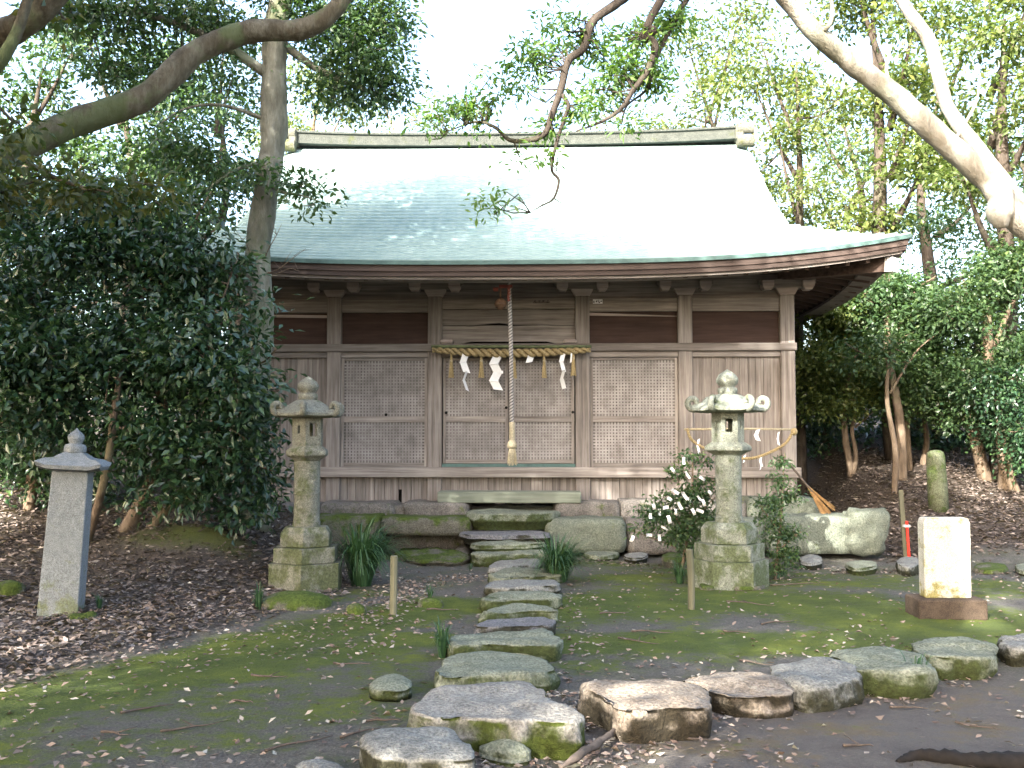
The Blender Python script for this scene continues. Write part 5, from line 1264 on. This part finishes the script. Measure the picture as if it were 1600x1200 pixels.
# bushes on the right slope
bg_tree('rounded sunlit bush close to the right corner of the hall', 1330, 18.5, 0, 455, 95, 'leaf_sun', 'bark_under', 120, 520, low=640, L=.10, cat='bush', name='evergreen_bush', r0=.07)
bg_tree('glossy bush with thin pale stem above the mossy post', 1420, 18.2, 0, 430, 95, 'leaf_mid', 'bark_under', 121, 520, low=640, L=.10, cat='bush', name='evergreen_bush', r0=.06)
bg_tree('tall bush on the slope under the pale leaning trunk', 1540, 17.5, 0, 400, 110, 'leaf_mid', 'bark_under', 122, 560, low=660, L=.10, cat='bush', name='evergreen_bush', r0=.12)
bg_tree('dark bush low on the slope right of the mossy post', 1590, 16.8, 0, 590, 85, 'leaf_dark', 'bark_under', 123, 330, low=720, L=.09, cat='bush', name='evergreen_bush', r0=.05)
bg_tree('dark bush deep in the shade behind the broom', 1290, 20.5, 0, 520, 110, 'leaf_dark', 'bark_under', 124, 380, low=710, L=.11, cat='bush', name='evergreen_bush', r0=.06)
bg_tree('dark thicket bush deep in the shade behind the mossy post', 1450, 21.0, 0, 560, 150, 'leaf_dark', 'bark_under', 125, 420, low=720, L=.12, cat='bush', name='evergreen_bush', r0=.06)
bg_tree('dark thicket bush far behind the low slope bush', 1620, 20.0, 0, 520, 140, 'leaf_dark', 'bark_under', 126, 420, low=720, L=.12, cat='bush', name='evergreen_bush', r0=.06)
# slim trunks under the right bushes
for i, (px_, b_py, t_py, Y, r_, dx, lab) in enumerate(((1396, 730, 560, 16.8, .045, -8, 'slim pale trunk catching the sun left of the mossy post'), (1408, 720, 470, 17.6, .08, -22, 'slim dark trunk right behind the pale one'), (1572, 735, 480, 16.9, .11, -30, 'stout reddish trunk rising from the slope right of the mossy post'),
                                             (1440, 725, 600, 18.5, .05, 10, 'thin dark trunk just behind the mossy post'), (1330, 740, 640, 18.5, .04, 8, 'thin dark stem in the shade behind the broom'))):
    p = atY(px_, b_py, Y); z = gz(p.x, Y); t_ = atY(px_ + dx, t_py, Y); b = Vector((p.x, Y, z - .1))
    tree('slim_tree', lab, 'tree', b, [([b, b.lerp(t_, .35) + Vector((.05, 0, 0)), b.lerp(t_, .7) - Vector((.05, 0, 0)), t_], [r_ * 1.25, r_, r_ * .85, r_ * .6]), ([b.lerp(t_, .75), t_ + Vector((.45, 0, .1)), t_ + Vector((.9, .1, .45))], [r_ * .5, r_ * .35, r_ * .12])],
         [(t_ + Vector((.1, 0, .2)), (.6, .5, .35)), (t_ + Vector((-.4, .1, .1)), (.5, .45, .3))], 42, 24, .16, .10, .05, 'leaf_mid', 'bark_under', seed=140 + i, sides=8, twigs=.3)
# small plant at far right
p = atY(1580, 745, 15.6)

# out-of-view grove, trees added along sun rays to shade hall and court
rngG = np.random.default_rng(9)
GLAB = 'tall evergreen of the unseen grove, added to shade the shrine front'
for i, (x, y, zc, rx, rz_, n_) in enumerate(((-6.8, -2.6, 7.2, 3.2, 3.4, 760), (-10.2, 2.2, 8.6, 3.2, 3.6, 800), (-4.2, -7.0, 8.6, 3.2, 3.2, 480), (-12.0, -3.5, 10.0, 3.4, 3.4, 480), (-9.0, 6.2, 9.0, 2.6, 2.6, 420), (-14.5, 4.5, 9.5, 3.2, 3.6, 380), (-9.5, -8.5, 11.0, 3.4, 3.2, 420), (0.8, -9.5, 9.5, 3.0, 2.8, 380), (-5.2, -1.2, 10.9, 2.7, 2.4, 760), (-8.2, -.6, 11.6, 2.4, 2.2, 420), (-2.4, -1.8, 9.6, 2.0, 2.4, 380), (-5.6, -1.4, 4.3, 2.0, 1.9, 330), (-7.8, 1.6, 5.6, 2.0, 2.4, 360), (-2.6, -4.2, 5.4, 2.2, 2.2, 380), (-12.8, 7.8, 7.5, 2.4, 3.2, 320))):
    b = Vector((x, y, gz(x, y) - .1)); blobs = []; stems = [([b, b + Vector((.2, .1, zc * .45)), b + Vector((0, -.1, zc * .8)), b + Vector((.1, 0, zc + rz_ * .7))], [.3, .24, .18, .05])]
    for k_ in range(9):
        a_ = k_ * 2.4; rr = rx * .6 * math.sqrt((k_ + .5) / 9); c_ = Vector((x + math.cos(a_) * rr, y + math.sin(a_) * rr, zc + rngG.uniform(-.55, .55) * rz_)); blobs.append((c_, (rx * .5, rx * .5, rz_ * .36)))
        if k_ % 3 == 0: s0 = Vector((x, y, c_.z - 1.0)); stems.append(([s0, s0.lerp(c_, .6), c_], [.09, .06, .02]))
    tree('shade_grove_tree', GLAB, 'tree', b, stems, blobs, n_, 24, .30, .18, .095, 'leaf_mid', 'bark_brown', 'unseen grove trees added for shade', 200 + i, 8, .1, GAPS)

# ---------------------------------------------------------------- shrubs at the right lantern, with tied paper slips
b0 = ground_pt(1068, 905) + Vector((0, .25, -.03))
Ys = b0.y
tree('sakaki_shrub', 'small evergreen shrub hung with white paper slips, left of the pale lantern', 'shrub', b0,
     [([b0, atY(1072, 850, Ys), atY(1080, 790, Ys), atY(1082, 720, Ys), atY(1076, 706, Ys)], [.022, .018, .014, .010, .004]), ([atY(1074, 840, Ys), atY(1050, 800, Ys), atY(1030, 785, Ys)], [.012, .009, .004]),
      ([atY(1076, 830, Ys), atY(1105, 790, Ys), atY(1120, 775, Ys)], [.012, .008, .004]), ([atY(1072, 860, Ys), atY(1030, 845, Ys), atY(990, 830, Ys)], [.011, .008, .004])],
     [B(1072, 775, Ys, 40, 18), B(1105, 772, Ys, 26, 14), B(1050, 800, Ys, 34, 20), B(1095, 810, Ys, 30, 22), B(1070, 835, Ys, 34, 26), B(1022, 800, Ys - .1, 20, 14), B(1010, 828, Ys - .1, 34, 10), B(1072, 712, Ys, 20, 10), B(1092, 722, Ys, 16, 12), B(1060, 735, Ys, 10, 10), B(1098, 750, Ys, 20, 10), B(1090, 860, Ys, 26, 20)],
     210, 19, .06, .066, .030, 'leaf_mid', 'bark_under', seed=31, twigs=.5, twig_r=.004)
b1 = ground_pt(1216, 908) + Vector((0, .15, -.03)); Ys2 = b1.y
tree('sakaki_shrub', 'slender upright evergreen shrub right of the pale lantern', 'shrub', b1,
     [([b1, atY(1216, 850, Ys2), atY(1222, 790, Ys2), atY(1224, 740, Ys2), atY(1226, 706, Ys2)], [.02, .017, .013, .008, .003]), ([atY(1217, 860, Ys2), atY(1245, 835, Ys2), atY(1255, 830, Ys2)], [.01, .007, .003]), ([atY(1218, 830, Ys2), atY(1195, 800, Ys2), atY(1188, 790, Ys2)], [.01, .007, .003])],
     [B(1224, 722, Ys2, 10, 14), B(1220, 748, Ys2, 20, 14), B(1226, 776, Ys2, 28, 18), B(1200, 790, Ys2, 22, 12), B(1212, 812, Ys2, 32, 16), B(1238, 832, Ys2, 26, 14), B(1208, 842, Ys2, 26, 14), B(1222, 868, Ys2, 28, 18), B(1214, 888, Ys2, 22, 12)],
     140, 17, .05, .056, .025, 'leaf_mid', 'bark_under', seed=32, twigs=.5, twig_r=.004)
slips = [(1055, 768, .7), (1047, 780, .3), (1070, 775, 1.4), (1078, 782, 1.2), (1092, 778, 1.0), (1100, 786, .9), (1093, 798, .4), (1056, 800, 1.5), (1040, 793, .2), (1052, 735, 1.3), (1068, 720, 1.5), (1098, 748, .2), (1030, 800, 1.4), (1022, 792, 1.2), (1016, 806, 1.4), (1038, 825, .3), (1030, 840, 1.55), (988, 842, 1.55), (1014, 836, .2), (1084, 800, 1.1), (1062, 790, .8), (1110, 770, .6), (1074, 742, 1.5), (1046, 812, .9)]
for i, (px_, py_, an) in enumerate(slips):
    c_ = atY(px_, py_, Ys - .17 - .07 * (i % 3)); random.seed(i); hl = random.uniform(.028, .050); hw = random.uniform(.012, .020); an += random.uniform(-.5, .5)
    V = []
    for u in (-1, -.35, .35, 1):
        for v_ in (-1, 1):
            V.append((math.cos(an) * u * hl - math.sin(an) * v_ * hw, .028 * (u * u) * (1 if i % 2 else -1) + .004 * v_, -math.sin(an) * u * hl - math.cos(an) * v_ * hw))
    o = obj_from('tied_paper_slip', V, [(2 * j, 2 * j + 1, 2 * j + 3, 2 * j + 2) for j in range(3)], 'paper'); o.location = c_
    sd = o.modifiers.new('thickness', 'SOLIDIFY'); sd.thickness = .003
    tag(o, 'white paper slip tied to the shrub left of the pale lantern', 'paper slip', 'paper slips tied to the shrub')

# ---------------------------------------------------------------- grass clumps
grass_clump('strap_grass', 'big clump of dark strap grass beside the left lantern', ground_pt(562, 918) + Vector((0, .15, -.02)), 420, .36, .44, 1, lean=(.10, -.08))
grass_clump('strap_grass', 'clump of strap grass spilling over the path below the steps', ground_pt(872, 912) + Vector((0, .15, -.02)), 360, .27, .40, 2, lean=(.05, -.12))
grass_clump('grass_tuft', 'small grass tuft against the wide flat path stone', ground_pt(690, 1030) + Vector((0, .05, -.02)), 80, .15, .11, 3)
grass_clump('grass_tuft', 'grass tuft growing before the broad domed stone', ground_pt(1430, 1082) + Vector((0, 0, -.02)), 90, .13, .14, 4)
grass_clump('grass_tuft', 'grass tuft at the left end of the moss mound', ground_pt(404, 952), 60, .12, .09, 5)
grass_clump('grass_tuft', 'tiny grass tuft on the tilted moss rock by the left stake', ground_pt(672, 946) + Vector((0, 0, .05)), 40, .08, .06, 6)
grass_clump('grass_tuft', 'small tuft before the base of the pale lantern', ground_pt(1130, 920), 50, .10, .07, 7)
grass_clump('grass_tuft', 'loose tuft at the left foot of the pale lantern', ground_pt(1062, 912), 90, .14, .16, 8)
grass_clump('grass_tuft', 'thin tuft beside the right foot stake of the lantern', ground_pt(1082, 900), 26, .17, .05, 9)
grass_clump('grass_tuft', 'little weed in the leaves right of the granite pillar', ground_pt(155, 952), 26, .08, .08, 10)
grass_clump('grass_tuft', 'fine tuft at the foot of the platform left of the steps', ground_pt(735, 892), 22, .06, .05, 11)

# ---------------------------------------------------------------- fallen leaves and twigs
def litter(name, label, n_, box, dens, L, mat, seed, cat='fallen leaves', lift_=.012, tilt=.35):
    rng = np.random.default_rng(seed); x = rng.uniform(box[0], box[1], n_ * 4); y = rng.uniform(box[2], box[3], n_ * 4)
    k_ = rng.uniform(0, 1, n_ * 4) < dens(x, y); x, y = x[k_][:n_], y[k_][:n_]; n2 = len(x)
    p = np.stack([x, y, gz_np(x, y) + lift_ * rng.uniform(.3, 1.6, n2)], 1); an = rng.uniform(0, 6.283, n2)
    d = nrmz(np.stack([np.cos(an), np.sin(an), rng.normal(0, tilt * .5, n2)], 1)); nn = nrmz(np.stack([rng.normal(0, tilt, n2), rng.normal(0, tilt, n2), np.ones(n2)], 1))
    s = nrmz(np.cross(d, nn)); nn = np.cross(s, d); l_ = L * rng.uniform(.55, 1.25, (n2, 1)); w_ = l_ * rng.uniform(.38, .6, (n2, 1)); cu = rng.normal(.15, .25, (n2, 1))
    V = np.stack([p, p + d * l_ * .5 + s * w_ * .5 + nn * w_ * cu, p + d * l_ + nn * l_ * .05, p + d * l_ * .5 - s * w_ * .5 + nn * w_ * cu], 1)
    o = tri_obj(name, V, np.clip(rng.normal(.42, .27, n2), 0, 1), mat); return tag(o, label, cat, None, 'stuff')
litter('fallen_leaves', 'thick brown leaf litter covering the bank on the left', 34000, (-8.5, -.9, 4.5, 14.5), lambda x, y: litter_np(x, y) * (x < 0), .075, 'litter', 301)
litter('fallen_leaves', 'brown leaf litter covering the slope right of the hall', 24000, (4.8, 12.5, 12.9, 20), lambda x, y: litter_np(x, y), .085, 'litter', 302)
litter('scattered_leaves', 'pale dead leaves scattered thinly over the moss court', 6500, (-5, 7, 4.2, 13.8), lambda x, y: .22 + .78 * (gnoise(x * 1.3, y * 1.3) > .6), .052, 'litter_pale', 303)
near = [gp(900, 1150), gp(940, 1120)]; chips = [gp(760, 1165), gp(880, 1180), gp(1000, 1120)]
litter('leaf_debris', 'pale leaf debris gathered between the near stones', 900, (-.6, 1.6, 4.6, 6.6), lambda x, y: sstep(.6, .05, poly_dist(x, y, [gp(740, 1190), gp(890, 1185), gp(920, 1120), gp(890, 1060), gp(895, 1010)])), .05, 'litter_pale', 304)
litter('leaf_debris', 'pale leaf debris between left lantern and path', 700, (-2.2, .2, 9, 12.4), lambda x, y: sstep(.5, .05, poly_dist(x, y, [gp(560, 965), gp(650, 915), gp(720, 905)])), .055, 'litter_pale', 305)
litter('leaf_debris', 'pale leaf debris lying below the curved branch of stones', 700, (.6, 5, 4.6, 7.2), lambda x, y: sstep(.45, .05, poly_dist(x, y, [gp(960, 1130), gp(1120, 1110), gp(1250, 1095), gp(1360, 1075), gp(1480, 1050)])), .05, 'litter_pale', 306)
litter('leaf_debris', 'brown leaf debris drifted along the drain row before the platform', 900, (.8, 7.5, 11.5, 14.0), lambda x, y: sstep(.5, .05, poly_dist(x, y, [gp(920, 878), gp(1100, 882), gp(1300, 884), gp(1600, 900)])), .055, 'litter', 307)
random.seed(44)
TW = [(790 - 240, 995 + 45, 60), (1170, 945, 70), (1215, 975, 60), (1150, 990, 40), (1020, 990, 60), (300, 1140, 90), (230, 1110, 70), (420, 1060, 60), (470, 1165, 110), (600, 1130, 60), (690, 955, 50), (1180, 1112, 50), (1080, 1158, 50), (1345, 1170, 45), (1250, 915, 90), (1180, 1040, 50), (960, 960, 50), (1000, 1005, 70), (380, 1100, 40), (560, 1150, 60), (860, 1085, 40), (1420, 1110, 60), (1530, 1140, 60), (180, 1150, 50)]
for i, (px_, py_, ln) in enumerate(TW):
    p = ground_pt(px_, py_); k = p.y / 1600; an = random.uniform(-.6, .6); L_ = ln * k; pts = []
    for j in range(5):
        t = j / 4 - .5; x_ = p.x + math.cos(an) * L_ * t + random.uniform(-.015, .015); y_ = p.y + math.sin(an) * L_ * t * 1.5 + random.uniform(-.02, .02); pts.append(Vector((x_, y_, gz(x_, y_) + .012 + random.uniform(0, .012))) - p)
    mb = MB().tube(smooth_path(pts, 3), interp_list([.009, .008, .006, .004, .002], 13), 5)
    if i % 2: mb.tube([pts[2], pts[2] + Vector((random.uniform(-.1, .1), random.uniform(.03, .12), .02))], [.005, .002], 4)
    o = mb.build('fallen_twig', 'stick', None, True); o.location = p; tag(o, 'dry fallen twig lying on the ground of the court', 'twig', 'twigs scattered on the court')
